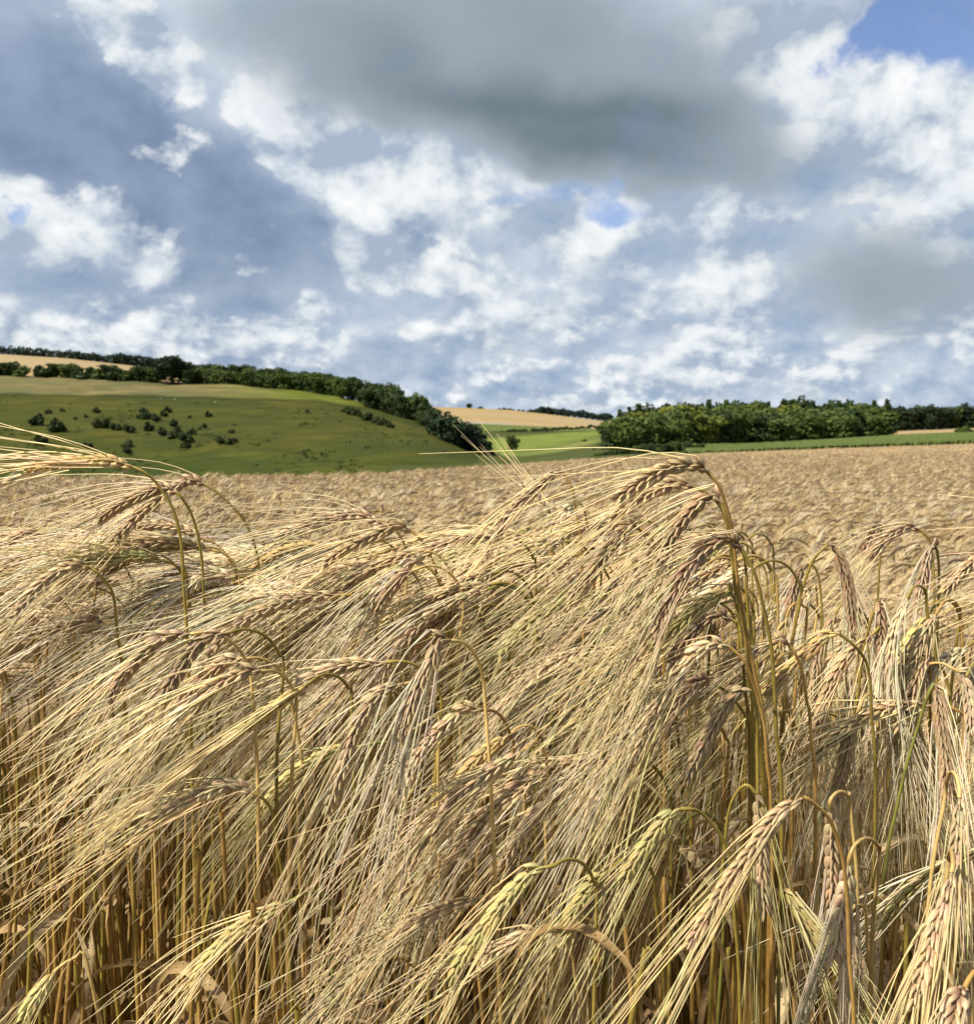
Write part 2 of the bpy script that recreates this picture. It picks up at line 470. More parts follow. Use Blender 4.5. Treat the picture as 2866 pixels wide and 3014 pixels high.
M_PAST = field_mat('hill_pasture', (.031, .038, .004), (.066, .066, .009), .11, (.5, .8, 4.5), c3=(.029, .040, .005), scale3=.03, tint=True, bump=.8, bump_scale=.9)  # olive grass, darkened to carry the cloud shade lying over the hill
M_MEAD = field_mat('valley_meadow', (.050, .062, .012), (.072, .078, .017), .05, c3=(.048, .066, .012), scale3=.02, tint=True, bump=.4, bump_scale=.5)
M_WHEAT = field_mat('far_wheat', (.26, .18, .078), (.32, .225, .10), .02, (.3, 1, 1), c3=(.29, .22, .12), scale3=.008, bump=.2, tint=True)
M_GREEN = field_mat('green_crop', (.070, .095, .020), (.105, .130, .032), .35, (1, 1, 1), bump=.9, bump_scale=1.2)
M_FARG = field_mat('far_grass', (.075, .095, .020), (.105, .125, .030), .04, bump=.3, bump_scale=.4)
M_ROUGHG = field_mat('rough_grass', (.040, .052, .011), (.065, .072, .018), .25, bump=.6, bump_scale=1.0)
M_FIELD = field_mat('barley_soil', (.07, .045, .028), (.15, .10, .06), 30, bump=.6, bump_scale=60)
M_BASE = field_mat('far_ground', (.06, .075, .02), (.10, .11, .035), .02, bump=.2)

# base sheet out to the horizon, under everything
mb = MB(); n = 64; a = np.arange(n) * 2 * np.pi / n
rr = np.array([40, 300, 1500, 9000.0]); zz = np.array([-16.0, -16, -16, -16])
v = np.stack([np.outer(np.cos(a), rr), np.outer(np.sin(a), rr), np.broadcast_to(zz, (n, 4))], -1)
i = np.arange(n)[:, None] * 4 + np.arange(3)[None]; j = ((np.arange(n) + 1) % n)[:, None] * 4 + np.arange(3)[None]
mb.add(v.reshape(-1, 3), np.stack([i, j, j + 1, i + 1], -1).reshape(-1, 4))
mb.add(np.array([[0, 0, -16.0]]))
link('ground', mb.mesh('ground', [M_BASE]))['kind'] = 'structure'

# barley ground (the crop itself is built further down)
xs = np.linspace(-1, 1, 161); Yg = np.concatenate([np.linspace(-3, .5, 8), np.geomspace(.6, 200, 110)])
X = xs[None] * (8 + 1.15 * np.maximum(Yg, 0))[:, None]; YG = np.broadcast_to(Yg[:, None], X.shape)
Z = ground_z(X, np.maximum(YG, .3))
Z = np.maximum(Z, -15.5)
mb = MB(); b = X.shape[1]; i = np.arange(X.shape[0] - 1)[:, None] * b + np.arange(b - 1)[None]
mb.add(np.stack([X, YG, Z], -1).reshape(-1, 3), np.stack([i, i + 1, i + b + 1, i + b], -1).reshape(-1, 4))
link('field_soil', mb.mesh('field_soil', [M_FIELD]))['kind'] = 'structure'

# left hill
f_ht = tab([-900, 0, 300, 500, 700, 900, 1000, 1100, 1200, 1280, 1350, 1420, 1500, 1600], [1085, 1100, 1112, 1124, 1132, 1150, 1165, 1195, 1230, 1262, 1305, 1340, 1378, 1400])
f_hY = tab([-900, 0, 500, 1000, 1280, 1500], [560, 560, 540, 480, 420, 370])
f_sb = tab([-900, 0, 500, 800, 950, 1080, 1600], [1156, 1158, 1164, 1172, 1180, 1197, 1420])
def hill_tint(px, y):
    s = np.clip((f_sb(px) + 3 - y) / 6, 0, 1)[..., None] * np.clip((1100 - px) / 60, 0, 1)[..., None]
    g = np.clip((px - 560) / 330, 0, 1)[..., None]
    strip = np.array([2.75, 2.1, 6.6]) * (1 - g) + np.array([2.0, 2.1, 2.0]) * g
    low = np.clip((y - 1300) / 120, 0, 1)[..., None]
    base = np.array([1.05, .98, 1.0]) * (1 - low) + np.array([.80, .95, .70]) * low
    edge = np.exp(-((f_sb(px) + 5 - y) / 4) ** 2)[..., None] * np.clip((1100 - px) / 60, 0, 1)[..., None]
    return (base * (1 - s) + strip * s) * (1 - .35 * edge)
pxh = np.linspace(-900, 1600, 126)
hill, S_HILL = sheet('pasture_hill', pxh, [(180, 1490), (lambda p: .45 * f_hY(p), 1430), (lambda p: .62 * f_hY(p), lambda p: f_ht(p) * .42 + 1400 * .58), (lambda p: .80 * f_hY(p), lambda p: f_ht(p) * .76 + 1400 * .24), (lambda p: .92 * f_hY(p), lambda p: f_ht(p) * .93 + 1400 * .07), (f_hY, f_ht), (lambda p: f_hY(p) + 120, lambda p: f_ht(p) + 26)], M_PAST, sub=14, rough=.35, tintf=hill_tint)

# field and wood beyond the ridge on the left
f_l3 = tab([-900, 0, 200, 430, 620], [1030, 1040, 1053, 1079, 1112])
ltan, S_LTAN = sheet('stubble_field', np.linspace(-900, 620, 40), [(640, 1125), (700, lambda p: f_l3(p) + 44 - max(0, p) * .03), (920, f_l3), (1000, lambda p: f_l3(p) + 10)], M_WHEAT, sub=8)

# valley in the middle
def mead_sun_tint(px, y):  # sunlit patch and cloud-shaded slopes around it are put into the grass colour
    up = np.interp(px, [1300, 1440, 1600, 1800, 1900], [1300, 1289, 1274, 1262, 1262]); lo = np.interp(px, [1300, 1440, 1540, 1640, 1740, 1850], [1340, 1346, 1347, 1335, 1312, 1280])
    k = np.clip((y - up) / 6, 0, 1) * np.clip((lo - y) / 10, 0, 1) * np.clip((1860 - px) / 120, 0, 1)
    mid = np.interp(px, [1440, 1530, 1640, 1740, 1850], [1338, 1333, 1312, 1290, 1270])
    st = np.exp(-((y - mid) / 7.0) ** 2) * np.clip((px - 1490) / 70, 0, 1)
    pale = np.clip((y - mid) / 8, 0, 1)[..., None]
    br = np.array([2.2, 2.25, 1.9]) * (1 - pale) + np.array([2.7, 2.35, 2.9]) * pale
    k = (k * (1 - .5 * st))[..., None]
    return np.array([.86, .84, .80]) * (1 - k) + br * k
valley, S_VAL = sheet('valley_pasture', np.linspace(1150, 2050, 91), [(140, 1420), (210, 1375), (260, lambda p: 1365 - max(0, p - 1700) * .10), (330, lambda p: 1346 - max(0, p - 1600) * .11), (450, lambda p: 1314 - max(0, p - 1600) * .06), (600, 1278), (680, 1268)], M_MEAD, sub=8, rough=.3, tintf=mead_sun_tint)
fgreen, S_FG = sheet('far_green_field', np.linspace(1100, 2250, 60), [(675, 1272), (720, 1262), (790, lambda p: 1242 + (p - 1300) * .045)], M_FARG, sub=6)
f_fw = tab([1050, 1250, 1400, 1500, 1650, 1760, 1850, 2300], [1188, 1195, 1200, 1205, 1222, 1236, 1246, 1260])
def fw_tint(px, y):
    e = np.clip((y - (f_fw(px) + (1246 + (px - 1300) * .045 - f_fw(px)) * .72)) / 4, 0, 1) * np.clip((1560 - px) / 100, 0, 1)
    return 1 * (1 - e[..., None]) + np.array([.95, 1.08, 1.45]) * e[..., None]
fwheat, S_FW = sheet('far_wheat_field', np.linspace(1050, 2250, 60), [(785, lambda p: 1246 + (p - 1300) * .045), (1100, f_fw), (1250, lambda p: f_fw(p) + 14)], M_WHEAT, sub=14, tintf=fw_tint)

# right side: margin, green crop, wood floor, tan field
f_r1 = tab([1500, 1650, 1800, 2000, 2200, 2400, 2600, 2866, 3700], [1372, 1345, 1325, 1314, 1312, 1301, 1288, 1277, 1262])
right, S_RT = sheet('rough_pasture', np.linspace(1560, 3700, 100), [(lambda p: f_rE(p) - 6, lambda p: f_yE(p) + 10), (lambda p: f_rE(p) + 2, lambda p: f_yE(p) + 1), (lambda p: f_rE(p) + 75, f_r1), (lambda p: f_rE(p) + 160, lambda p: f_r1(p) - 7), (lambda p: f_rE(p) + 330, lambda p: f_r1(p) - 9)], M_ROUGHG, sub=6)
# the green crop stands 0.9 m tall, a raised slab with a ragged top
f_cf = tab([2010, 2060, 2400, 2866, 3700], [1345, 1343, 1326, 1306, 1283])
def crop_profile():
    pxs = np.linspace(2015, 3700, 420); mb = MB(); rows = []
    for t in np.linspace(0, 1, 26):
        y0 = f_cf(pxs) * (1 - t) + (f_r1(pxs) + 1.5) * t
        Y = (f_rE(pxs) + 4) * (1 - t) + (f_rE(pxs) + 72) * t
        P = gp(pxs, y0, Y)
        if not rows: g = P.copy(); g[:, 2] -= .3; rows.append(g)
        P[:, 2] += .55 + .16 * rng.random(len(pxs)); P[:, 1] += .35 * rng.standard_normal(len(pxs)) * (t < .02)
        rows.append(P)
    g = rows[-1].copy(); g[:, 2] -= .8; rows.append(g)
    V_ = np.stack(rows, 0); a, b = V_.shape[:2]
    i = np.arange(a - 1)[:, None] * b + np.arange(b - 1)[None]
    mb.add(V_.reshape(-1, 3), np.stack([i, i + 1, i + b + 1, i + b], -1).reshape(-1, 4))
    link('green_crop_field', mb.mesh('green_crop_field', [M_GREEN], smooth=False))['kind'] = 'structure'
crop_profile()
rtan, S_RTAN = sheet('stubble_field', np.linspace(2380, 3700, 40), [(300, lambda p: f_r1(p) + 8), (330, lambda p: f_r1(p) + 2), (420, lambda p: f_r1(p) - 18), (460, lambda p: f_r1(p) - 16)], M_WHEAT, sub=6)

# ------------------------------------------------------------------ trees and bushes
def leaf_cards(mb, centers, size, norms, tint):
    n = len(centers)
    nn = nrm(norms + .6 * rng.standard_normal((n, 3)))
    u = nrm(np.cross(nn, rng.standard_normal((n, 3)))); v = np.cross(nn, u)
    s = (size * rng.uniform(.6, 1.3, n))[:, None]
    quad = np.stack([centers - u * s - v * s * .5, centers + u * s * .7 - v * s * .8, centers + u * s + v * s * .5, centers - u * s * .6 + v * s * .9], 1)
    mb.add(quad.reshape(-1, 3), np.arange(4 * n).reshape(-1, 4), c=np.repeat(tint, 4, axis=0))

def crown_mesh(name, lobes, ncard, size):
    mb = MB()
    w = np.array([l[3] * l[4] for l in lobes]) ** 1.0; w = (w / w.sum() * ncard).astype(int)
    for l, k in zip(lobes, w):
        c = np.array(l[:3]); r = np.array([l[3], l[3], l[4]])
        d = nrm(rng.standard_normal((k, 3)))
        rad = rng.uniform(.55, 1.05, k) ** .6
        lump = 1 + .16 * np.sin(d[:, 0] * 6 + l[0] * 20) * np.sin(d[:, 1] * 5 + 2) + .12 * np.sin(d[:, 2] * 7 + l[1] * 30)
        P = c + d * r * (rad * lump)[:, None]
        P[:, 2] = np.maximum(P[:, 2], .03)
        t = np.clip(rng.normal(1, .11, k), .6, 1.5)[:, None] * np.array([[1, 1, 1]]) * (1 + .07 * rng.standard_normal((k, 1)) * np.array([[1.0, .3, .2]]))
        leaf_cards(mb, P, size, d, np.clip(t, .4, 1.8))
    return mb.mesh(name, [M_FOL], smooth=False)

def trunk_mesh(name, h, r, limbs):
    mb = MB()
    k = 6; z = np.linspace(-.06, h, k)
    P = np.stack([.012 * np.sin(z * 9), .012 * np.cos(z * 7), z], -1)
    tubes(mb, P, np.linspace(r * 1.25, r * .45, k), 7, (1, 1, 1))
    for j in range(limbs):
        a = j * 2.4; z0 = h * rng.uniform(.4, .9); l = rng.uniform(.18, .3)
        t = np.linspace(0, 1, 5)[:, None]
        Q = np.array([0, 0, z0]) + t * np.array([math.cos(a) * l, math.sin(a) * l, l * 1.1]) + np.array([0, 0, .04]) * t ** 2
        tubes(mb, Q, np.linspace(r * .45, r * .1, 5), 5, (1, 1, 1))
    return mb.mesh(name, [M_BARK])

def lobed(kind):
    L_ = []
    if kind == 'round':
        L_.append((0, 0, .54, .34, .40)); L_.append((0, 0, .26, .30, .22))
        for j in range(9):
            a = j * 2.4 + rng.random(); z = rng.uniform(.34, .82); rr_ = .30 * math.sqrt(max(.1, 1 - ((z - .58) / .42) ** 2))
            L_.append((math.cos(a) * rr_, math.sin(a) * rr_, z, rng.uniform(.13, .21), rng.uniform(.11, .18)))
    elif kind == 'spread':
        for j in range(11):
            a = j * 2.4 + rng.random(); rr_ = rng.uniform(.1, .40)
            L_.append((math.cos(a) * rr_, math.sin(a) * rr_, rng.uniform(.40, .80), rng.uniform(.15, .24), rng.uniform(.10, .17)))
        L_.append((0, 0, .45, .36, .32)); L_.append((.05, 0, .22, .34, .20))
    elif kind == 'tall':
        L_.append((0, 0, .5, .20, .42))
        for j in range(9):
            a = j * 2.4; z = .2 + .07 * j
            L_.append((math.cos(a) * .15, math.sin(a) * .15, z, rng.uniform(.09, .16), rng.uniform(.10, .17)))
    elif kind == 'spire':
        for j in range(9):
            z = .12 + j * .1; r_ = .26 * (1.02 - z) + .02
            for q in range(3):
                a = j * 1.3 + q * 2.1
                L_.append((math.cos(a) * r_ * .5, math.sin(a) * r_ * .5, z, r_ * .8, .08))
    elif kind == 'bush':
        for j in range(10):
            a = j * 2.4 + rng.random(); rr_ = rng.uniform(.0, .62); r_ = rng.uniform(.14, .30)
            L_.append((math.cos(a) * rr_, math.sin(a) * rr_ * .8, rng.uniform(.16, .62) * (1 - .5 * rr_), r_, r_ * rng.uniform(.8, 1.15)))
    elif kind == 'hedge':
        for j in range(9):
            L_.append((-.75 + j * .19, rng.uniform(-.12, .12), rng.uniform(.35, .55), rng.uniform(.24, .34), rng.uniform(.30, .46)))
    return L_
TREE = {}
for kind, nv, cards, size in (('round', 3, 2400, .034), ('spread', 3, 2400, .035), ('tall', 2, 1700, .030), ('spire', 2, 1500, .032), ('bush', 5, 900, .075)):
    TREE[kind] = []
    for j in range(nv):
        TREE[kind].append((crown_mesh('crown', lobed(kind), cards, size), trunk_mesh('trunk', .22 if kind in ('bush', 'hedge') else .62, .05 if kind in ('bush', 'hedge') else .032, 3 if kind in ('bush', 'hedge') else 5)))

TREES = []     # (root, px, py, kind, group) for the labels
def tree(kind, P, h, colour, name, cat, group, label=None, wide=1.0, rz=None):
    cm, tm = TREE[kind][rng.integers(len(TREE[kind]))]
    o = bpy.data.objects.new(name, None); COL.objects.link(o)
    o.empty_display_size = .5
    o.location = P; o.scale = (h * wide, h * wide, h); o.rotation_euler = (0, 0, rng.uniform(0, 6.28) if rz is None else rz)
    c = link('crown', cm, o); c.color = (*(np.array(colour) * rng.uniform(.88, 1.12)), 1)
    link('trunk', tm, o)
    tag(o, label, cat, group)
    if label is None: TREES.append((o, *proj(P)[:2], name, group))
    return o

DK = (.034, .055, .014); DKB = (.022, .037, .015); MID = (.066, .096, .018); GOR = (.038, .052, .014); YEL = (.120, .138, .020); LGT = (.084, .114, .026)
hpx = lambda px, Y: px / F * Y      # pixel height to metres at distance Y

# ridge wood behind the hill, running down its right end
rowx = np.concatenate([np.arange(556, 1000, 23)])
for k, px in enumerate(rowx):
    px = px + rng.uniform(-5, 5); Y = float(f_hY(px)) + rng.uniform(0, 6)
    tree(['round', 'spread'][k % 2], gp(px, f_ht(px) + 8, Y), hpx(rng.uniform(46, 58), Y) * (1 + .2 * (px > 820)), MID if k % 3 else DK, 'ridge_tree', 'tree', 'front row of trees along the hilltop', wide=1.45)
for k, px in enumerate(np.arange(545, 1010, 33)):
    px = px + rng.uniform(-6, 6); Y = float(f_hY(px)) + 45 + rng.uniform(0, 20)
    tree(['round', 'tall', 'spread'][k % 3], gp(px, f_ht(px) - 8, Y), hpx(rng.uniform(46, 58), Y), DK if k % 3 else MID, 'ridge_tree', 'tree', 'back row of trees along the hilltop', wide=1.5)
desc = [(1010, 1172, 62), (1040, 1180, 72), (1075, 1192, 75), (1100, 1208, 88), (1120, 1212, 80), (1150, 1222, 88), (1172, 1236, 74), (1195, 1240, 84), (1218, 1255, 98), (1240, 1262, 84), (1262, 1280, 80), (1090, 1196, 60), (1140, 1204, 78)]
for k, (px, py, h) in enumerate(desc):
    Y = float(f_hY(px)) - 6 + rng.uniform(-5, 8)
    tree(['round', 'spread'][k % 2], gp(px, py, Y), hpx(h, Y), DK if k % 4 else MID, 'hillside_tree', 'tree', 'dark trees running down the end of the hill', wide=1.1)
for (px, py, h, w, lab) in [(1326, 1342, 128, 1.0, 'big dark round tree at the foot of the wooded hill end'), (1372, 1334, 92, 1.0, 'dark tree just right of the big round one at the hill foot'), (1400, 1334, 66, 1.0, 'smaller dark tree between the hill foot and the bright meadow'), (1422, 1342, 50, 1.1, 'low dark tree at the left edge of the bright valley meadow'), (1288, 1306, 84, 1.0, 'dark tree standing half behind the big round tree at the hill foot'), (1446, 1350, 38, 1.3, 'lowest dark bush where the hill end meets the bright meadow')]:
    P = gp(px, py, 352 + (1350 - py) * .6)
    tree('round' if h > 40 else 'bush', P, hpx(h, P[1]), DKB, 'hillside_tree', 'tree', None, lab, wide=w * 1.15)

# hedge along the top of the hill
tree('round', gp(508, 1127, 528), hpx(84, 528), DKB, 'hedgerow_tree', 'tree', None, 'large dark dome-shaped tree standing tallest in the hilltop hedge', wide=1.55)
for k, (px, h) in enumerate([(-60, 36), (-10, 38), (30, 40), (62, 34), (135, 34), (165, 40), (200, 42), (232, 36), (262, 38), (292, 34), (326, 44), (352, 36), (380, 38), (410, 44), (440, 46), (462, 44), (560, 42)]):
    Y = float(f_hY(px)) - 8
    tree('bush' if h < 40 else 'spread', gp(px, f_ht(px) + 6, Y), hpx(h + 8, Y), DK if k % 3 else MID, 'hedge_bush', 'bush', 'bushes of the hedge along the top of the hill', wide=1.35)

# distant wood on the skyline: one dark mass
mb = MB()
for px in np.arange(-500, 640, 5.0):
    y0 = float(f_l3(px)); Y = 925 + rng.uniform(0, 30); hh = rng.uniform(17, 26) * (1.25 if px > 330 else 1)
    P0 = gp(px, y0, Y); h = hpx(hh, Y); k = 46
    d = nrm(rng.standard_normal((k, 3))); P = P0 + d * np.array([.42 * h, .42 * h, .50 * h]) + np.array([0, 0, .42 * h])
    leaf_cards(mb, P, h * .13, d, np.clip(rng.normal(1, .15, (k, 1)), .6, 1.4) * np.ones((1, 3)))
o = link('distant_wood', mb.mesh('distant_wood', [M_FOL], smooth=False)); o.color = (.017, .030, .016, 1)
tag(o, 'long dark distant wood on the skyline above the tan field', 'wood', None, 'stuff')

# bushes on the slope, read off the photograph
slope = [(143, 1218, 24), (186, 1214, 20), (286, 1216, 28), (222, 1236, 18), (252, 1230, 18), (105, 1252, 54), (165, 1272, 70), (305, 1264, 60), (338, 1268, 44), (378, 1274, 48), (436, 1268, 44), (425, 1232, 54), (495, 1214, 28), (480, 1226, 30), (558, 1232, 18), (612, 1228, 30), (512, 1254, 36), (480, 1282, 40), (520, 1290, 56), (545, 1304, 56), (560, 1282, 34), (602, 1258, 22), (588, 1264, 16), (378, 1318, 44), (375, 1334, 34), (682, 1274, 20), (650, 1306, 36), (676, 1310, 34), (690, 1302, 26), (905, 1214, 18), (118, 1306, 48), (256, 1320, 34), (545, 1318, 34), (460, 1240, 36)]
for (px, py, w) in slope:
    P = on_sheet(S_HILL, px, py); h = hpx(w * .78, P[1])
    tree('bush', P, h, GOR, 'gorse_bush', 'bush', 'dark bushes dotted over the hillside', wide=.88)
for k, t in enumerate(np.linspace(0, 1, 7)):
    px, py = 1018 + t * 130, 1215 + t * 46; P = on_sheet(S_HILL, px, py)
    tree('bush', P, hpx(24 + 8 * (k % 2), P[1]), GOR, 'gorse_bush', 'bush', 'row of dark bushes slanting down the right of the hill', wide=1.0)

# rough tufts and low scrub over the slope, too many to count
mb = MB(); k = 0
while k < 900:
    px, py = rng.uniform(-300, 1330), rng.uniform(1165, 1425)
    if py < f_sb(px) + 6 or py < f_ht(px) + 16: continue
    cl = math.sin(px * .011 + 1) * math.sin(py * .045) + .5 * math.sin(px * .031 + py * .06)
    if cl + rng.normal(0, .35) < .35: continue
    P0 = on_sheet(S_HILL, px, py); r_ = rng.uniform(.3, 1.1); n_ = 9
    d = nrm(rng.standard_normal((n_, 3)) * np.array([1, 1, .4]) + np.array([0, 0, .5]))
    leaf_cards(mb, P0 + d * np.array([r_, r_, r_ * .3]), r_ * .3, d, np.clip(rng.normal(1, .2, (n_, 1)), .5, 1.6) * np.array([[1.0, 1.0, 1.0]])); k += 1
o = link('grass_tufts', mb.mesh('grass_tufts', [M_FOL], smooth=False)); o.color = (.045, .056, .010, 1)
tag(o, 'rough grass tufts scattered over the green hillside', 'grass', None, 'stuff')

# grazing animals, tiny and pale, high on the slope
def sheep(P, lab):
    o = bpy.data.objects.new('sheep', None); COL.objects.link(o); o.location = P; o.rotation_euler = (0, 0, rng.uniform(0, 6)); o.scale = (.8, .8, .8)
    mb = MB(); k = 9; t = np.linspace(0, 1, k)
    spine = np.stack([-.55 + 1.1 * t, 0 * t, .72 + .06 * np.sin(t * 3.1)], -1)
    tubes(mb, spine, np.array([.05, .24, .31, .33, .33, .32, .30, .22, .06]), 10, (1, 1, 1))
    tubes(mb, np.array([[.45, 0, .85], [.62, 0, .78], [.78, 0, .52], [.86, 0, .36]]), [.13, .12, .10, .05], 8, (.8, .75, .7))
    for sx in (-.36, .36):
        for sy in (-.15, .15):
            tubes(mb, np.array([[sx, sy, .6], [sx + .03, sy, .32], [sx, sy, -.02]]), [.09, .055, .045], 6, (.7, .65, .6))
    link('body', mb.mesh('body', [M_WOOL]), o)
    tag(o, lab, 'sheep', 'pale animals grazing high on the hillside')
for px, py, lab in [(474, 1177, 'tiny pale animal grazing just under the stubble strip, leftmost of three'), (514, 1179, 'tiny pale animal grazing under the stubble strip, middle of three'), (634, 1187, 'tiny pale animal grazing high on the slope, rightmost of three')]:
    sheep(on_sheet(S_HILL, px, py), lab)

# middle distance
tree('spread', on_sheet(S_VAL, 1507, 1327), hpx(52, 400), LGT, 'meadow_tree', 'tree', None, 'lone light tree standing in the bright valley meadow', wide=.9)
for px, py, h, lab in [(1381, 1203, 14, 'lone round tree on the skyline of the tan hill'), (1412, 1205, 8, 'small bush on the tan skyline right of the lone tree')]:
    tree('round' if h > 10 else 'bush', gp(px, py, 1100), hpx(h + 3, 1100), DKB, 'skyline_tree', 'tree', None, lab, wide=1.2)
for k, px in enumerate(np.concatenate([np.arange(1470, 1560, 14), np.arange(1566, 1672, 15)])):
    Y = 1105 + rng.uniform(0, 20); big = px > 1590
    tree('bush' if not big else 'round', gp(px, f_fw(px) + 4, Y), hpx((rng.uniform(22, 30) if big else rng.uniform(8, 13)) + (6 if px > 1560 and not big else 0), Y), (.028, .046, .034), 'skyline_tree' if big else 'skyline_bush', 'tree' if big else 'bush', 'trees and hedge along the far skyline', wide=1.3)
for k, px in enumerate([1690, 1708, 1726, 1744, 1760, 1776, 1790]):
    Y = 1120 + 10 * k % 30
    tree('round', gp(px, f_fw(px) + 2, Y), hpx(rng.uniform(20, 30), Y), (.028, .046, .036), 'skyline_tree', 'tree', 'dark clump of trees at the right end of the far skyline', wide=1.3)
for k, px in enumerate(list(range(1425, 1560, 17)) + list(range(1572, 1760, 18))):
    py = np.interp(px, [1425, 1500, 1560, 1760], [1284, 1271, 1270, 1258]); Y = 655
    tree('bush', gp(px, py + 1, Y), hpx(rng.uniform(9, 15), Y), DK, 'hedge_bush', 'bush', 'low hedge between the bright meadow and the far fields', wide=1.5)
for px, py, h, lab in [(1770, 1268, 26, 'dark round bush at the right end of the valley hedge'), (1748, 1330, 16, 'small bush on the dull slope right of the bright meadow'), (1720, 1300, 10, 'tiniest bush on the slope right of the bright meadow'), (1640, 1366, 18, 'low bush at the barley edge below the bright meadow'), (1660, 1364, 14, 'second low bush at the barley edge below the meadow')]:
    P = on_sheet(S_VAL, px, py)
    tree('bush', P, hpx(h, P[1]), DK, 'field_bush', 'bush', None, lab, wide=1.25)

# wood on the right
for k, px in enumerate(np.arange(1805, 2590, 25.0)):       # front row
    px += rng.uniform(-8, 8); Y = float(f_rE(px)) + 84 + rng.uniform(-4, 8)
    if px < 1850: Y += 40
    h = np.interp(px, [1800, 1860, 2000, 2200, 2400, 2590], [86, 100, 108, 104, 98, 84]) * rng.uniform(.88, 1.08)
    c = [DK, MID, LGT, MID, YEL, MID][k % 6] if px < 2330 else [MID, LGT, MID, DK][rng.integers(4)]
    tree(['spread', 'round', 'spread', 'tall'][rng.integers(4)], gp(px, f_r1(px) + 4, Y), hpx(h, Y), c, 'woodland_tree', 'tree', 'front row of trees in the wood on the right', wide=1.4)
for k, px in enumerate(np.arange(1812, 2600, 30.0)):       # rows behind, lighter tops showing over
    px += rng.uniform(-10, 10); Y = float(f_rE(px)) + 125 + rng.uniform(-6, 10)
    h = np.interp(px, [1800, 1880, 2100, 2350, 2590], [96, 112, 122, 114, 96]) * rng.uniform(.92, 1.06)
    c = [YEL, LGT, YEL, MID, LGT][k % 5] if px < 2330 else [MID, LGT, DK][rng.integers(3)]
    tree(['round', 'spread', 'tall'][rng.integers(3)], gp(px, f_r1(px) - 2, Y), hpx(h, Y), c, 'woodland_tree', 'tree', 'middle row of trees in the wood on the right', wide=1.45)
for k, px in enumerate(np.arange(1820, 2610, 34.0)):
    px += rng.uniform(-12, 12); Y = float(f_rE(px)) + 165 + rng.uniform(-6, 10)
    h = np.interp(px, [1800, 1880, 2100, 2350, 2590], [104, 118, 126, 122, 104]) * rng.uniform(.94, 1.08)
    tree(['spire', 'round', 'spire', 'spread', 'round'][rng.integers(5)], gp(px, f_r1(px) - 6, Y), hpx(h, Y), DK if k % 3 else MID, 'woodland_tree', 'tree', 'back row of trees in the wood on the right', wide=1.0)
for px, h in [(1878, 130), (1960, 126), (2305, 128), (2325, 124), (2330, 118)]:
    Y = float(f_rE(px)) + 150
    tree('spire', gp(px, f_r1(px) - 4, Y), hpx(h, Y), DK, 'conifer', 'tree', 'pointed conifers rising above the wood', wide=1.0)
for k, px in enumerate(np.arange(2600, 2960, 24.0)):
    px += rng.uniform(-6, 6); Y = 425 + rng.uniform(0, 30)
    tree(['round', 'spread'][k % 2], gp(px, f_r1(px) - 14, Y), hpx(np.interp(px, [2600, 2866], [80, 76]) * rng.uniform(.92, 1.06), Y), DKB if k % 4 else MID, 'far_woodland_tree', 'tree', 'dark far trees behind the tan field on the right', wide=1.2)
# hedge in front of the wood
for k, px in enumerate(np.arange(1755, 2060, 19.0)):
    Y = float(f_rE(px)) + 40; py = np.interp(px, [1750, 1850, 1950, 2050], [1362, 1350, 1345, 1334]); h = np.interp(px, [1750, 1850, 1980, 2050], [26, 44, 46, 34])
    tree('bush' if k % 2 else 'spread', gp(px, py, Y), hpx(h * rng.uniform(.9, 1.15), Y), DK if k % 3 else MID, 'hedge_bush', 'bush', 'bushes of the hedge in front of the wood', wide=1.2)
for px, py, h, Y, lab in [(2775, 1309, 18, 200, 'small dark bush at the edge of the green crop strip'), (2838, 1278, 32, 330, 'rounded green bush on the tan field at the far right'), (2560, 1288, 20, 320, 'small bush at the right end of the wood by the tan field')]:
    tree('bush', gp(px, py, Y), hpx(h, Y), DK if h < 25 else MID, 'field_bush', 'bush', None, lab, wide=1.1)

# labels for the repeats: kind, row and place counted along the row
ORD = ['first', 'second', 'third', 'fourth', 'fifth', 'sixth', 'seventh', 'eighth', 'ninth', 'tenth', 'eleventh', 'twelfth', 'thirteenth', 'fourteenth', 'fifteenth', 'sixteenth', 'seventeenth', 'eighteenth', 'nineteenth', 'twentieth']
SHORT = {'front row of trees along the hilltop': ('hilltop tree in the front row', 'left', 'right'), 'back row of trees along the hilltop': ('hilltop tree in the back row', 'left', 'right'), 'dark trees running down the end of the hill': ('dark tree running down the hill end', 'top', 'bottom'),
         'bushes of the hedge along the top of the hill': ('bush in the hilltop hedge', 'left', 'right'), 'dark bushes dotted over the hillside': ('dark bush dotted on the open hillside', 'left', 'right'), 'row of dark bushes slanting down the right of the hill': ('bush in the slanting hillside row', 'top', 'bottom'),
         'trees and hedge along the far skyline': ('dark growth on the far tan skyline', 'left', 'right'), 'dark clump of trees at the right end of the far skyline': ('tree in the right skyline clump', 'left', 'right'), 'low hedge between the bright meadow and the far fields': ('low bush in the valley hedge', 'left', 'right'),
         'front row of trees in the wood on the right': ('front row tree of the right wood', 'left', 'right'), 'middle row of trees in the wood on the right': ('middle row tree of the right wood', 'left', 'right'), 'back row of trees in the wood on the right': ('back row tree of the right wood', 'left', 'right'),
         'pointed conifers rising above the wood': ('pointed conifer above the right wood', 'left', 'right'), 'dark far trees behind the tan field on the right': ('dark far tree beyond the tan field', 'left', 'right'), 'bushes of the hedge in front of the wood': ('bush in the hedge before the wood', 'left', 'right')}
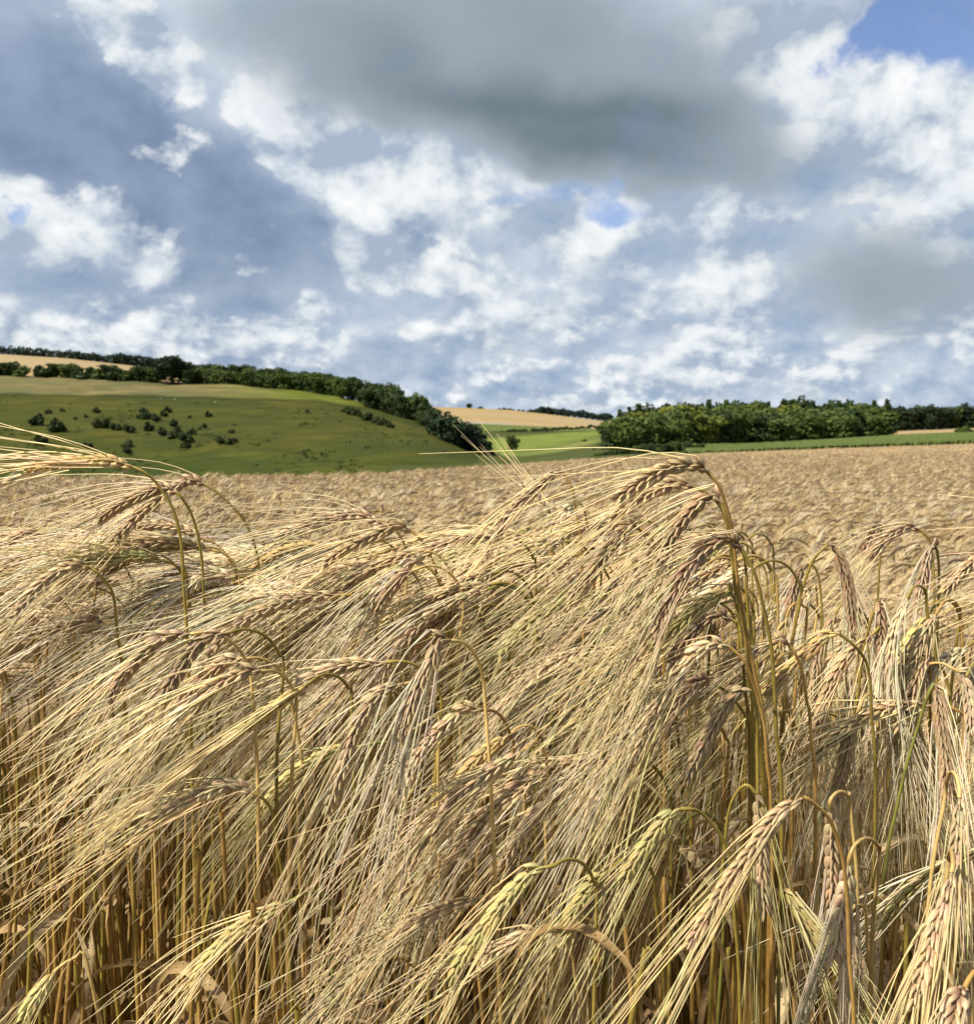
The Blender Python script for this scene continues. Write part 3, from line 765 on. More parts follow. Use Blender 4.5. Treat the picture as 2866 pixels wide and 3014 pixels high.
for g, (txt, a_, b_) in SHORT.items():
    ms = sorted([t for t in TREES if t[4] == g], key=lambda t: t[1]); n = len(ms)
    for i_, t in enumerate(ms):
        if i_ < (n + 1) // 2: t[0]['label'] = f'{txt}, {ORD[i_]} from its {a_} end' if i_ else f'{txt} at its {a_} end'
        else:
            j_ = n - 1 - i_; t[0]['label'] = f'{txt}, {ORD[j_]} from its {b_} end' if j_ else f'{txt} at its {b_} end'

# ------------------------------------------------------------------ barley
TONE = {'purple': ((.27, .165, .09), (.60, .45, .26)), 'brown': ((.30, .195, .10), (.66, .49, .25)), 'tan': ((.385, .27, .145), (.66, .50, .28)), 'gold': ((.43, .29, .11), (.58, .42, .16)),
        'green': ((.36, .29, .10), (.58, .48, .21)), 'pale': ((.54, .41, .23), (.72, .60, .39))}
AWN = {'straw': (.89, .745, .445), 'yellow': (.88, .73, .39), 'green': (.70, .62, .30), 'pale': (.93, .83, .62)}
STEM = {'olive': (.24, .175, .035), 'orange': (.34, .20, .055), 'straw': (.46, .31, .11), 'green': (.17, .165, .035)}
LOW = np.array((.37, .215, .055))
CAMP = np.array([0, 0, ZC])

def frames(line, roll, view=None):
    T = nrm(np.gradient(line, axis=0))
    V = nrm(line - CAMP) if view is None else np.broadcast_to(view, line.shape)
    S = nrm(np.cross(T, V)); N = np.cross(T, S)
    c, s = math.cos(roll), math.sin(roll)
    return T, S * c + N * s, N * c - S * s

def make_ear(me_, ma_, line_pts, tone, awn, roll=0.0, awn_len=.13, spread=.12, nodes=26, scale=1.0, view=None, sides=7, k=9, lateral=True, awn_r=.00040, sag=.04, asides=3, afrac=1.0, m_ear=0, m_awn=0):
    c0, c1 = (np.array(x) for x in TONE[tone]); ca = np.array(AWN[awn])
    line = spline(line_pts, 60)
    T, S, N = frames(line, roll, view)
    s = np.linspace(.015, .95, nodes); idx = np.clip((s * 59).round().astype(int), 0, 59)
    P, t, sv, nv = line[idx], T[idx], S[idx], N[idx]
    side = np.where(np.arange(nodes) % 2 == 0, 1.0, -1.0)[:, None]
    size = np.interp(s, [0, .08, .2, .7, 1], [.62, .86, 1.0, .98, .66]) * scale
    ang = .27 + .05 * rng.standard_normal((nodes, 1))
    A = nrm(t * np.cos(ang) + side * sv * np.sin(ang) + nv * .06 * rng.standard_normal((nodes, 1)))
    base = P + side * sv * (.0012 * size[:, None])
    Lg = .0106 * size * rng.uniform(.93, 1.07, nodes); w = .00235 * size * rng.uniform(.92, 1.08, nodes)
    W = nrm(sv - A * np.sum(sv * A, 1, keepdims=True)); D = np.cross(A, W)
    vcol = c0 * rng.uniform(.82, 1.2, (nodes, 1)) * (1 + .06 * rng.standard_normal((nodes, 3)))
    vtip = c1 * rng.uniform(.88, 1.12, (nodes, 1))
    grains(me_, base, A, W, D, Lg, w, vcol, vtip, sides=sides, m=m_ear)
    if lateral:
        for sg in (1, -1):
            A2 = nrm(t + sg * nv * .26 + side * sv * .20 + .05 * rng.standard_normal((nodes, 3)))
            W2 = nrm(sv - A2 * np.sum(sv * A2, 1, keepdims=True)); D2 = np.cross(A2, W2)
            grains(me_, P + sg * nv * .0014 * size[:, None] + side * sv * .0004, A2, W2, D2, .0085 * size, .0012 * size, vcol * .9, vtip, sides=5, m=m_ear, rings=(np.array([0, .3, .7, 1]), np.array([.6, 1, .7, .08])))
    tubes(me_, line[:58], np.full(58, .0008 * scale), 5, c0, m=m_ear)
    # awns
    n = nodes
    reps = 2 if afrac > 1 else 1
    start = np.repeat(base + A * (Lg * .96)[:, None], reps, 0); A_ = np.repeat(A, reps, 0); t_ = np.repeat(T[np.clip(idx, 11, 59)], reps, 0); s_ = np.repeat(s, reps); sd = np.repeat(side * sv, reps, 0)
    if reps == 2: start[1::2] += nrm(rng.standard_normal((n, 3))) * .002
    if afrac < 1:
        pick = np.sort(rng.permutation(n)[:max(5, int(n * afrac))]); start, A_, t_, s_, sd = start[pick], A_[pick], t_[pick], s_[pick], sd[pick]
    n = len(start)
    tip = T[-8:].mean(0)
    Dr = nrm(t_ * .62 + tip * .5 + spread * rng.standard_normal((n, 3)) + sd * .10)
    stray = rng.random(n) < .015
    Dr[stray] = nrm(Dr[stray] + np.array([.22, .22, .10]) * rng.standard_normal((stray.sum(), 3)))
    Ln = awn_len * rng.uniform(.78, 1.14, n) * (1.0 - .12 * s_) * np.where(rng.random(n) < .12, rng.uniform(.35, .8, n), 1.0)
    neck = np.clip(1 - s_ / .2, 0, 1)[:, None]
    pts = [start]; a0 = nrm((A_ * .7 + t_ * .4) * (1 - neck) + (Dr * .9 + A_ * .25) * neck); step_ = Ln / (k - 1)
    bend = .06 * rng.standard_normal((n, 3))
    for j in range(1, k):
        u = min(1.0, (j - .5) / (k - 1) * 2.4)
        u = u * u * (3 - 2 * u)
        v_ = (j - .5) / (k - 1)
        d = a0 * (1 - u) + Dr * u + bend * (v_ - .3); d[:, 2] -= sag * v_
        pts.append(pts[-1] + nrm(d) * step_[:, None])
    Q = np.stack(pts, 1)
    rad = np.interp(np.linspace(0, 1, k), [0, .15, 1], [1.25, 1.0, .30]) * awn_r * scale
    cols = ca * rng.uniform(.80, 1.16, (n, 1)) * (1 + .04 * rng.standard_normal((n, 3)))
    tt = np.linspace(0, 1, k)[None, :, None]
    cc = cols[:, None] * (1 - .10 * (1 - tt)) + .0
    tubes(ma_, Q, np.broadcast_to(rad, (n, k)), asides, cc, m=m_awn)

def make_stem(ms_, pts, tone, sides=6, n=60, r0=.00095, r1=.0018, m=0):
    line = spline(pts, n, 2.0)
    s = np.concatenate([[0], np.cumsum(np.linalg.norm(np.diff(line, axis=0), axis=1))])
    rad = np.interp(s, [0, .01, .06, .25, .30, .9], [r0 * 1.3, r0, r0 * 1.1, r1 * .8, r1, r1 * 1.15])
    c = np.array(STEM[tone]); w = np.clip((s - .14) / .22, 0, 1)[:, None]
    cols = c * (1 - w) + (LOW * .75 + c * .25) * w
    tubes(ms_, line, rad, sides, cols[None], m=m)
    return line

def make_leaf(ml_, P, d, length, width, droop, curl, col, m=0):
    k = 12; t = np.linspace(0, 1, k)
    d = np.array(d, float); d /= np.linalg.norm(d)
    pts = [np.array(P, float)]; v = d.copy()
    for j in range(1, k):
        v = v + np.array([0, 0, -droop]) / k * (1.5 if j > 4 else 1.0); v = v / np.linalg.norm(v)
        pts.append(pts[-1] + v * length / (k - 1))
    L_ = np.array(pts); T = nrm(np.gradient(L_, axis=0)); side = nrm(np.cross(T, np.array([0.13, .2, 1.0]))); up = np.cross(side, T)
    tw = curl * t[:, None]
    sd = side * np.cos(tw) + up * np.sin(tw); un = np.cross(sd, T)
    w = (width * np.interp(t, [0, .12, .55, 1], [.45, 1, .8, .06]))[:, None]
    V_ = np.stack([L_ - sd * w + un * w * .45, L_, L_ + sd * w + un * w * .45], 1).reshape(-1, 3)
    i = np.arange(k - 1)[:, None] * 3 + np.arange(2)[None]
    q = np.stack([i, i + 1, i + 4, i + 3], -1).reshape(-1, 4)
    ml_.add(V_, q, c=np.array(col) * rng.uniform(.85, 1.1), m=m)

def auto_stem(N, E0, lean=0.0, zg=0.0, back=0.0):
    """stem from the neck of a nodding ear back over its crook and down to the ground"""
    E0 = E0 / np.linalg.norm(E0)
    hb = np.array([-E0[0], -E0[1], 0.0]); hl = np.linalg.norm(hb)
    phi = math.atan2(-E0[2], hl)
    if hl < .5: hb = np.array([.9, rng.uniform(-.3, .3), 0]) + .4 * hb
    hb = hb / np.linalg.norm(hb) + np.array([0, back, 0]); hb /= np.linalg.norm(hb)
    r = float(np.interp(math.degrees(phi), [0, 45, 80], [.024, .012, .0065])) * rng.uniform(.75, 1.25)
    end = R(-86 + rng.normal(0, 2)); k = 7; pts = [N]; ph = phi
    p = N - E0 * .004; pts.append(p)
    st = r * (phi - end) / k
    for j in range(k):
        ph = phi + (end - phi) * (j + .5) / k
        p = p + st * (1 + .10 * j) * (hb * math.cos(ph) + np.array([0, 0, math.sin(ph)])); pts.append(p)
    pts.append(p + np.array([.006 * rng.standard_normal(), .006 * rng.standard_normal(), -.10]))
    p = pts[-1]
    pts.append(np.array([p[0] + lean * .3 + .012 * rng.standard_normal(), p[1] + .012 * rng.standard_normal(), .5 * p[2]]))
    p = pts[-1]
    pts.append(np.array([p[0] + lean * .3 + .012 * rng.standard_normal(), p[1] + .012 * rng.standard_normal(), zg]))
    return pts

STALKS = []
def stalk(ear_pts, stem_pts, tone, awn, stem, label, group, roll, awn_len=.13, spread=.12, leaf=None, nodes=26, dense=1.0, scale=1.0, sag=.04, awn_r=.00040):
    base = np.array(stem_pts[-1])
    o = bpy.data.objects.new('barley_stalk', None); COL.objects.link(o); o.location = base; o.empty_display_size = .02
    ms_ = MB(); line = make_stem(ms_, np.array(stem_pts) - base, stem)
    link('stem', ms_.mesh('stem', [M_STEM]), o)
    me_, ma_ = MB(), MB()
    make_ear(me_, ma_, np.array(ear_pts) - base, tone, awn, roll, awn_len, spread, nodes, view=None if False else nrm(np.array(ear_pts).mean(0) - CAMP), afrac=dense, scale=scale, sag=sag, awn_r=awn_r)
    e = link('ear', me_.mesh('ear', [M_EAR]), o)
    link('awns', ma_.mesh('awns', [M_AWN]), e)
    if leaf:
        ml_ = MB()
        z = leaf.get('z', .6); i = int(np.argmin(np.abs(line[:, 2] + base[2] - z)))
        make_leaf(ml_, line[i], leaf['d'], leaf.get('l', .14), leaf.get('w', .0042), leaf.get('droop', 3.0), leaf.get('curl', 1.5), leaf.get('c', (.52, .39, .21)))
        link('leaf', ml_.mesh('leaf', [M_LEAF]), o)
    tag(o, label, 'barley', group)
    m = np.array(ear_pts).mean(0)
    STALKS.append(dict(o=o, p=proj(np.array(ear_pts[len(ear_pts) // 2])), tone=tone, label=label))
    return o

GROUP = 'barley stalks of the near crop'
# ears read off the photograph: (what it looks like, grain tone, awn tone, stem tone, depth or None, ear pixels from neck to tip, stem pixels from the neck down, extras)
HERO = [
 ('long brown ear arching highest in the right-hand clump', 'brown', 'straw', 'orange', .56, [(2081, 1388), (2050, 1370), (1970, 1376), (1890, 1418), (1811, 1470)], [(2118, 1436), (2147, 1527), (2158, 1584), (2169, 1698), (2192, 1840), (2220, 1982), (2249, 2150)], {'roll': .25}),
 ('dark brown ear tucked right under the highest clump ear', 'brown', 'yellow', 'olive', .60, [(2039, 1433), (1985, 1425), (1895, 1462), (1800, 1520)], [(2085, 1456), (2124, 1499), (2147, 1590), (2166, 1760), (2190, 2000)], {}),
 ('brown ear third from the top of the right-hand clump', 'brown', 'straw', 'olive', .58, [(2124, 1482), (2095, 1456), (2027, 1510), (1975, 1580), (1925, 1669)], [(2141, 1538), (2158, 1600), (2172, 1750), (2200, 1950)], {}),
 ('big brown ear arching at the right of the clump', 'purple', 'straw', 'olive', .56, [(2180, 1615), (2143, 1585), (2056, 1635), (1995, 1725), (1925, 1874)], [(2220, 1686), (2249, 1800), (2271, 1925), (2283, 2141)], {'roll': .2, 'leaf': 1}),
 ('brown ear half hidden behind the big arching brown ear', 'brown', 'straw', 'olive', .66, [(2160, 1597), (2120, 1582), (1999, 1607), (1950, 1690)], None, {}),
 ('yellow green ear below the big arching brown ear', 'green', 'yellow', 'olive', .60, [(2158, 1754), (2140, 1740), (2073, 1777), (1987, 1845), (1905, 1905)], [(2175, 1790), (2195, 1860), (2215, 2000), (2230, 2160)], {}),
 ('plump reddish brown ear under the yellow green one', 'purple', 'straw', 'olive', .66, [(2152, 1823), (2120, 1805), (2073, 1828), (2020, 1880), (1975, 1945)], [(2182, 1842), (2212, 1880), (2228, 1960), (2240, 2120)], {}),
 ('long tan ear nodding on the bright orange stem', 'tan', 'yellow', 'orange', .55, [(2146, 1904), (2100, 1895), (2037, 1933), (1965, 2040), (1903, 2160), (1866, 2242)], [(2191, 1947), (2215, 2008), (2236, 2080), (2255, 2216)], {'roll': .35}),
 ('thin reddish ear whose neck crosses the tall green stems', 'brown', 'straw', 'orange', .60, [(2320, 1897), (2290, 1882), (2198, 1936), (2141, 1976), (2085, 2010)], [(2340, 1925), (2362, 1982), (2374, 2067), (2385, 2150)], {'roll': 1.1, 'scale': .9}),
 ('straight yellowish ear slanting right of the tall green stems', 'gold', 'yellow', 'olive', .62, [(2470, 1865), (2440, 1868), (2397, 1902), (2311, 1982), (2255, 2045)], [(2510, 1897), (2539, 1931), (2556, 1976), (2564, 2095)], {'roll': .5}),
 ('small purplish ear behind the ear on the orange stem', 'purple', 'straw', 'olive', .60, [(2090, 2010), (2060, 2005), (2010, 2050), (1960, 2110)], [(2141, 2039), (2186, 2095), (2220, 2150), (2243, 2230)], {}),
 ('tan ear hanging low before the dry curled leaf', 'tan', 'green', 'olive', .57, [(2209, 2033), (2185, 2028), (2150, 2060), (2118, 2107), (2060, 2210), (2015, 2300)], [(2226, 2088), (2228, 2200), (2230, 2360)], {'leaf': 1}),
 ('purplish ear hanging from the tall hooked stem', 'purple', 'pale', 'olive', .72, [(2434, 1605), (2455, 1612), (2478, 1665), (2495, 1730), (2510, 1845)], [(2412, 1625), (2391, 1652), (2368, 1709), (2351, 1777), (2330, 1900)], {'spread': .06, 'roll': .3}),
 ('dark upright hanging ear just left of the hooked stem', 'purple', 'pale', 'olive', .78, [(2374, 1661), (2360, 1672), (2340, 1720), (2320, 1806)], [(2397, 1669), (2412, 1720), (2420, 1850)], {'spread': .07}),
 ('brown ear arching alone high on the right', 'purple', 'straw', 'olive', .82, [(2703, 1558), (2680, 1552), (2624, 1573), (2561, 1641)], [(2732, 1584), (2745, 1640), (2750, 1800)], {}),
 ('small brown ear behind the lone right arching ear', 'purple', 'straw', 'olive', .95, [(2590, 1553), (2575, 1556), (2533, 1624)], None, {}),
 ('drooping ear on the straight tall right edge stem', 'purple', 'pale', 'olive', .78, [(2757, 1618), (2745, 1604), (2728, 1652), (2709, 1732), (2692, 1789)], [(2761, 1650), (2763, 1700), (2760, 1811), (2749, 1982)], {'spread': .08}),
 ('brown ear slanting in at the upper right edge', 'brown', 'straw', 'olive', .75, [(2885, 1630), (2866, 1650), (2825, 1690), (2780, 1740)], None, {}),
 ('ear hanging straight down with white glumes on the right', 'purple', 'pale', 'olive', .70, [(2584, 1772), (2588, 1790), (2598, 1925), (2606, 2010)], [(2574, 1794), (2556, 1851), (2541, 1914), (2525, 2040)], {'spread': .05}),
 ('brown ear slanting below the straight tall right stem', 'brown', 'straw', 'olive', .68, [(2743, 1936), (2725, 1940), (2700, 1990), (2675, 2067), (2647, 2150)], [(2762, 1955), (2785, 2000), (2800, 2120)], {}),
 ('long purple ear hanging above the slanting green stem', 'purple', 'pale', 'green', .62, [(2748, 2012), (2757, 2030), (2766, 2110), (2783, 2250), (2785, 2366)], [(2732, 2044), (2713, 2100), (2666, 2260), (2634, 2400), (2607, 2542)], {'spread': .06}),
 ('pale ear with long white awns at the right edge', 'pale', 'pale', 'straw', .66, [(2817, 1976), (2832, 1985), (2850, 2060), (2858, 2160)], None, {'spread': .07}),
 ('tan ear behind the straight yellowish ear on the right', 'tan', 'pale', 'olive', .78, [(2504, 1897), (2480, 1902), (2431, 1970), (2408, 2033)], None, {}),
 ('pale ear hanging upright behind the tall green stems', 'tan', 'pale', 'straw', .85, [(2370, 1960), (2376, 1980), (2384, 2060), (2380, 2130)], None, {'spread': .06}),
 ('tan ear between the tall green and hooked stems', 'tan', 'pale', 'straw', .85, [(2390, 1735), (2378, 1745), (2357, 1800), (2345, 1860)], None, {'spread': .08}),
 ('short tan ear in the upper middle of the clump', 'tan', 'straw', 'olive', .75, [(2141, 1709), (2120, 1700), (2044, 1749), (2000, 1800)], None, {}),
 ('large ear slanting across the stems at the lower right', 'brown', 'yellow', 'orange', .47, [(2362, 2350), (2340, 2362), (2292, 2398), (2212, 2505), (2143, 2596), (2079, 2702), (2015, 2804)], [(2378, 2353), (2431, 2398), (2458, 2452), (2479, 2526), (2492, 2640), (2498, 2800)], {'roll': .4, 'nodes': 30, 'spread': .05, 'scale': .92}),
 ('ear with white glumes hanging behind the large slanting ear', 'tan', 'green', 'olive', .55, [(2223, 2335), (2230, 2365), (2240, 2480), (2244, 2580), (2252, 2697)], [(2196, 2310), (2164, 2340), (2143, 2398), (2130, 2520)], {'spread': .05}),
 ('long tan ear hanging straight beside the large slanting ear', 'tan', 'pale', 'straw', .55, [(2444, 2375), (2447, 2400), (2447, 2473), (2447, 2580), (2443, 2690)], None, {'spread': .05}),
 ('pale twisted ear hanging low in the bottom right', 'pale', 'pale', 'straw', .50, [(2498, 2540), (2494, 2570), (2485, 2640), (2468, 2740), (2450, 2830)], None, {'spread': .06}),
 ('green ear leaning down to the right among dark stems', 'green', 'green', 'green', .55, [(2308, 2620), (2325, 2640), (2356, 2692), (2399, 2772), (2425, 2830)], [(2300, 2650), (2296, 2720), (2292, 2850)], {}),
 ('tan ear hanging right of the pale twisted ear', 'tan', 'green', 'straw', .55, [(2498, 2725), (2505, 2760), (2520, 2830), (2548, 2926)], None, {'spread': .07}),
 ('pale ear with white base at the far right', 'tan', 'yellow', 'straw', .50, [(2823, 2350), (2822, 2390), (2812, 2500), (2790, 2620)], None, {'spread': .06, 'dense': 2, 'scale': .9}),
 ('long yellow awned ear down the right edge', 'tan', 'yellow', 'straw', .46, [(2800, 2570), (2790, 2620), (2755, 2730), (2720, 2840), (2687, 2964)], None, {'spread': .05, 'dense': 2, 'scale': .9}),
 ('dark fat ear cut off by the bottom right corner', 'purple', 'straw', 'orange', .42, [(2838, 2915), (2825, 2935), (2810, 3000), (2795, 3090)], [(2845, 2895), (2868, 2860), (2890, 2870), (2900, 2960)], {'scale': 1.2}),
 ('green tinged ear left of the large slanting ear', 'green', 'green', 'olive', .52, [(1999, 2382), (1980, 2392), (1946, 2430), (1898, 2494), (1840, 2580)], [(2030, 2382), (2063, 2393), (2116, 2452), (2148, 2526), (2160, 2680)], {}),
 ('small greenish ear dangling under the low tan ear', 'green', 'pale', 'olive', .70, [(2100, 2260), (2100, 2280), (2098, 2330), (2092, 2380)], None, {'spread': .1}),
 ('brown ear leaning by the bare right straw stem', 'brown', 'pale', 'straw', .66, [(2524, 2095), (2512, 2120), (2495, 2190), (2474, 2286), (2455, 2360)], None, {'spread': .07}),
 ('dim small ear by the neck of the large slanting ear', 'purple', 'straw', 'straw', .80, [(2362, 2320), (2366, 2350), (2368, 2440)], None, {'spread': .06}),
 # middle
 ('greenish ear low in the centre foreground', 'green', 'yellow', 'olive', .50, [(1609, 2553), (1572, 2562), (1513, 2622), (1449, 2702), (1380, 2793), (1326, 2889)], None, {'roll': .3}),
 ('short tan ear beside the low greenish centre ear', 'tan', 'straw', 'straw', .56, [(1588, 2745), (1560, 2745), (1529, 2761), (1476, 2788), (1422, 2820)], None, {}),
 ('greenish ear right of the low centre ears', 'green', 'yellow', 'olive', .53, [(1785, 2569), (1753, 2590), (1710, 2649), (1684, 2702), (1655, 2770)], None, {}),
 ('tan ear slanting above the low centre ears', 'tan', 'straw', 'straw', .60, [(1657, 2340), (1609, 2372), (1556, 2420), (1518, 2478), (1480, 2540)], None, {}),
 ('tan ear leaning across the very middle of the awns', 'tan', 'straw', 'straw', .57, [(1534, 2212), (1486, 2244), (1433, 2276), (1348, 2340), (1273, 2462)], None, {'dense': 2}),
 ('long tan ear sloping under the sheaf of white awns', 'tan', 'straw', 'straw', .56, [(1188, 2014), (1167, 2018), (1113, 2046), (1055, 2127), (1023, 2217), (991, 2313), (959, 2409)], None, {}),
 ('ear wrapped in thick white awns at the centre', 'brown', 'pale', 'straw', .55, [(1326, 1885), (1294, 1881), (1273, 1940), (1241, 2004), (1209, 2089), (1180, 2180)], None, {'dense': 2, 'spread': .08, 'awn_r': .00046}),
 ('tan ear right of the sheaf of white awns', 'tan', 'straw', 'orange', .58, [(1417, 2089), (1369, 2085), (1326, 2121), (1273, 2169), (1220, 2239), (1183, 2329)], None, {}),
 ('ear arching alone at the centre skyline of the crop', 'brown', 'straw', 'orange', .68, [(1657, 1391), (1636, 1392), (1572, 1444), (1502, 1508), (1465, 1572), (1428, 1641)], [(1684, 1439), (1694, 1503), (1710, 1599), (1712, 1726)], {'roll': .7, 'scale': .95}),
 ('brown ear arching left of centre with its crook showing', 'brown', 'straw', 'orange', .70, [(1209, 1561), (1167, 1548), (1103, 1577), (1023, 1614), (950, 1660)], [(1235, 1585), (1257, 1614), (1284, 1684), (1300, 1780)], {}),
 ('long brown ear lying almost level left of centre', 'purple', 'straw', 'straw', .74, [(1130, 1545), (1060, 1517), (969, 1524), (900, 1548), (816, 1580)], None, {}),
 ('pale grained ear below the crooked ear left of centre', 'pale', 'straw', 'olive', .68, [(1252, 1664), (1220, 1648), (1170, 1690), (1130, 1720), (1090, 1775)], [(1275, 1685), (1294, 1721), (1310, 1800)], {}),
 ('purplish ear matted under the pale grained ear', 'purple', 'pale', 'straw', .66, [(1215, 1680), (1190, 1690), (1140, 1745), (1105, 1800)], None, {'dense': 2}),
 ('brown ear nodding left of the right-hand clump', 'brown', 'straw', 'orange', .64, [(1881, 1556), (1854, 1550), (1796, 1609), (1732, 1694), (1673, 1753)], [(1900, 1568), (1922, 1595), (1935, 1680)], {}),
 ('fat yellowish white ear behind the highest clump ears', 'pale', 'yellow', 'straw', .80, [(1690, 1490), (1672, 1500), (1645, 1530), (1625, 1565)], None, {'scale': 1.15}),
 ('blurred golden ear behind the crooked ear left of centre', 'gold', 'straw', 'olive', .98, [(1273, 1588), (1255, 1582), (1193, 1609)], None, {}),
 ('half hidden ear whose awns reach up against the dark trees', 'tan', 'straw', 'straw', .92, [(1650, 1548), (1622, 1512), (1585, 1470), (1540, 1428)], None, {'sag': -.05, 'spread': .07, 'al': .085}),
 # left
 ('golden ear standing clear against the green hill', 'gold', 'straw', 'olive', .64, [(394, 1375), (320, 1357), (235, 1359), (160, 1370), (80, 1388)], [(426, 1391), (464, 1426), (512, 1506), (533, 1597), (540, 1720)], {'sag': -.10, 'roll': .6, 'scale': .95}),
 ('brown ear in front of the upper left pair', 'brown', 'straw', 'olive', .68, [(522, 1450), (480, 1436), (416, 1458), (346, 1490), (290, 1530)], [(533, 1463), (560, 1506), (581, 1570), (594, 1650), (600, 1760)], {}),
 ('dark ear behind the upper left pair on hooked stem', 'purple', 'straw', 'olive', .76, [(602, 1426), (560, 1414), (512, 1437), (460, 1462)], [(640, 1450), (693, 1500), (730, 1554), (757, 1634), (765, 1720)], {}),
 ('brown ear hanging under the pair at the upper left', 'brown', 'yellow', 'olive', .72, [(490, 1458), (474, 1466), (416, 1511), (373, 1554), (335, 1590)], [(505, 1490), (525, 1560), (535, 1640)], {}),
 ('brown left ear arching with its stem crossing right', 'brown', 'straw', 'olive', .66, [(267, 1671), (224, 1664), (160, 1692), (107, 1735), (48, 1804)], [(288, 1687), (320, 1724), (335, 1760), (345, 1860)], {}),
 ('brown ear near the left edge above the arching one', 'brown', 'straw', 'straw', .75, [(176, 1612), (123, 1618), (53, 1650), (-10, 1688)], None, {}),
 ('dim brown ear highest at the left edge', 'purple', 'straw', 'straw', .85, [(117, 1570), (90, 1568), (53, 1580), (0, 1605)], None, {}),
 ('flat yellow green ear lying level at the left', 'green', 'yellow', 'olive', .72, [(480, 1650), (440, 1640), (373, 1639), (267, 1647), (197, 1650)], None, {}),
 ('whitish ear with bleached grains left of centre', 'pale', 'pale', 'olive', .74, [(688, 1698), (640, 1687), (605, 1692), (565, 1725), (538, 1755)], [(690, 1720), (697, 1760)], {}),
 ('purplish ear just behind the whitish bleached ear', 'purple', 'straw', 'olive', .80, [(640, 1665), (600, 1662), (533, 1671), (437, 1724)], None, {}),
 ('large brown ear slanting across the left middle', 'brown', 'straw', 'straw', .58, [(560, 1866), (533, 1868), (480, 1879), (416, 1932), (362, 1991), (320, 2066)], None, {'roll': .2}),
 ('dark brown ear right of the large slanting left ear', 'purple', 'yellow', 'olive', .58, [(666, 1863), (613, 1874), (560, 1927), (512, 1996), (469, 2070)], None, {}),
 ('reddish ear under awns right of dark left ear', 'brown', 'straw', 'straw', .56, [(768, 1975), (735, 1975), (693, 1991), (629, 2023), (560, 2082)], None, {'dense': 2}),
 ('tan ear wedged between the two dark left ears', 'tan', 'straw', 'straw', .62, [(714, 1938), (685, 1938), (640, 1964), (576, 2018), (530, 2070)], None, {}),
 ('pale purple ear lying at the left under yellow awns', 'purple', 'pale', 'straw', .72, [(304, 1831), (270, 1822), (235, 1831), (176, 1852), (120, 1880)], None, {}),
 ('ear framed alone over the dark stems at lower left', 'tan', 'yellow', 'olive', .58, [(746, 2335), (693, 2311), (613, 2329), (533, 2367), (453, 2420), (384, 2494)], [(773, 2350), (800, 2390), (815, 2480)], {'roll': .3}),
 ('yellow green ear low over dark lower left stems', 'green', 'straw', 'green', .55, [(850, 2656), (821, 2670), (746, 2708), (666, 2766), (602, 2846), (549, 2926)], None, {'roll': .6}),
 ('small dull green ear in the bottom left corner', 'green', 'green', 'straw', .60, [(158, 2862), (140, 2890), (107, 2932), (75, 2990)], [(175, 2848), (215, 2825), (260, 2850)], {}),
 ('thin yellow ear with a long straight sheaf of awns', 'green', 'yellow', 'olive', .58, [(901, 2016), (850, 2050), (773, 2103), (705, 2152), (640, 2200)], None, {'dense': 2, 'spread': .05, 'roll': 1.4}),
]
rng = np.random.default_rng(21)
def ear3(pix, d, tilt):
    s = np.linspace(0, 1, len(pix))
    return [pt(px, py, d - tilt * t) for (px, py), t in zip(pix, s)]
NH = 0
for (lab, tone, awn, stem, d, ear, st, ex) in HERO:
    ln = sum(math.dist(ear[i], ear[i + 1]) for i in range(len(ear) - 1))
    tilt = rng.uniform(-.012, .022)
    E = ear3(ear, d, tilt)
    if st is None:
        S_ = auto_stem(E[0], E[1] - E[0], lean=rng.uniform(-.01, .03), back=.9)
    else:
        S_ = [E[0]] + [pt(px, py, d + .004 * i) for i, (px, py) in enumerate(st)]
        dv = S_[-1] - S_[-2]; sl = np.clip(dv[:2] / max(abs(dv[2]), .01), -.07, .07)
        q = S_[-1]; S_.append(np.array([q[0] + sl[0] * .1, q[1] + .005, q[2] - .12])); q = S_[-1]
        S_.append(np.array([q[0] + sl[0] * .12, q[1] + rng.uniform(0, .03), 0.0]))
    L3 = sum(np.linalg.norm(np.array(E[i + 1]) - E[i]) for i in range(len(E) - 1))
    leaf = None
    if ex.get('leaf') or rng.random() < .55:
        a = rng.uniform(0, 6.28); leaf = dict(z=min(S_[0][2] - rng.uniform(.14, .26), .74), d=(math.cos(a), math.sin(a), rng.uniform(.3, 1.2)), l=rng.uniform(.09, .17), curl=rng.uniform(-2.5, 2.5), droop=rng.uniform(2, 5))
    short = float(np.clip(L3 / .085, .55, 1.15))
    stalk(E, S_, tone, awn, stem, lab, GROUP, ex.get('roll', rng.uniform(-.5, .6)), awn_len=ex.get('al', .135) * rng.uniform(.92, 1.1), spread=ex.get('spread', .12), leaf=leaf,
          nodes=ex.get('nodes', int(np.clip(26 * short, 14, 30))), dense=ex.get('dense', 2 if rng.random() < .25 else 1.0), scale=ex.get('scale', 1.0), sag=ex.get('sag', .04), awn_r=ex.get('awn_r', .00040))
    NH += 1

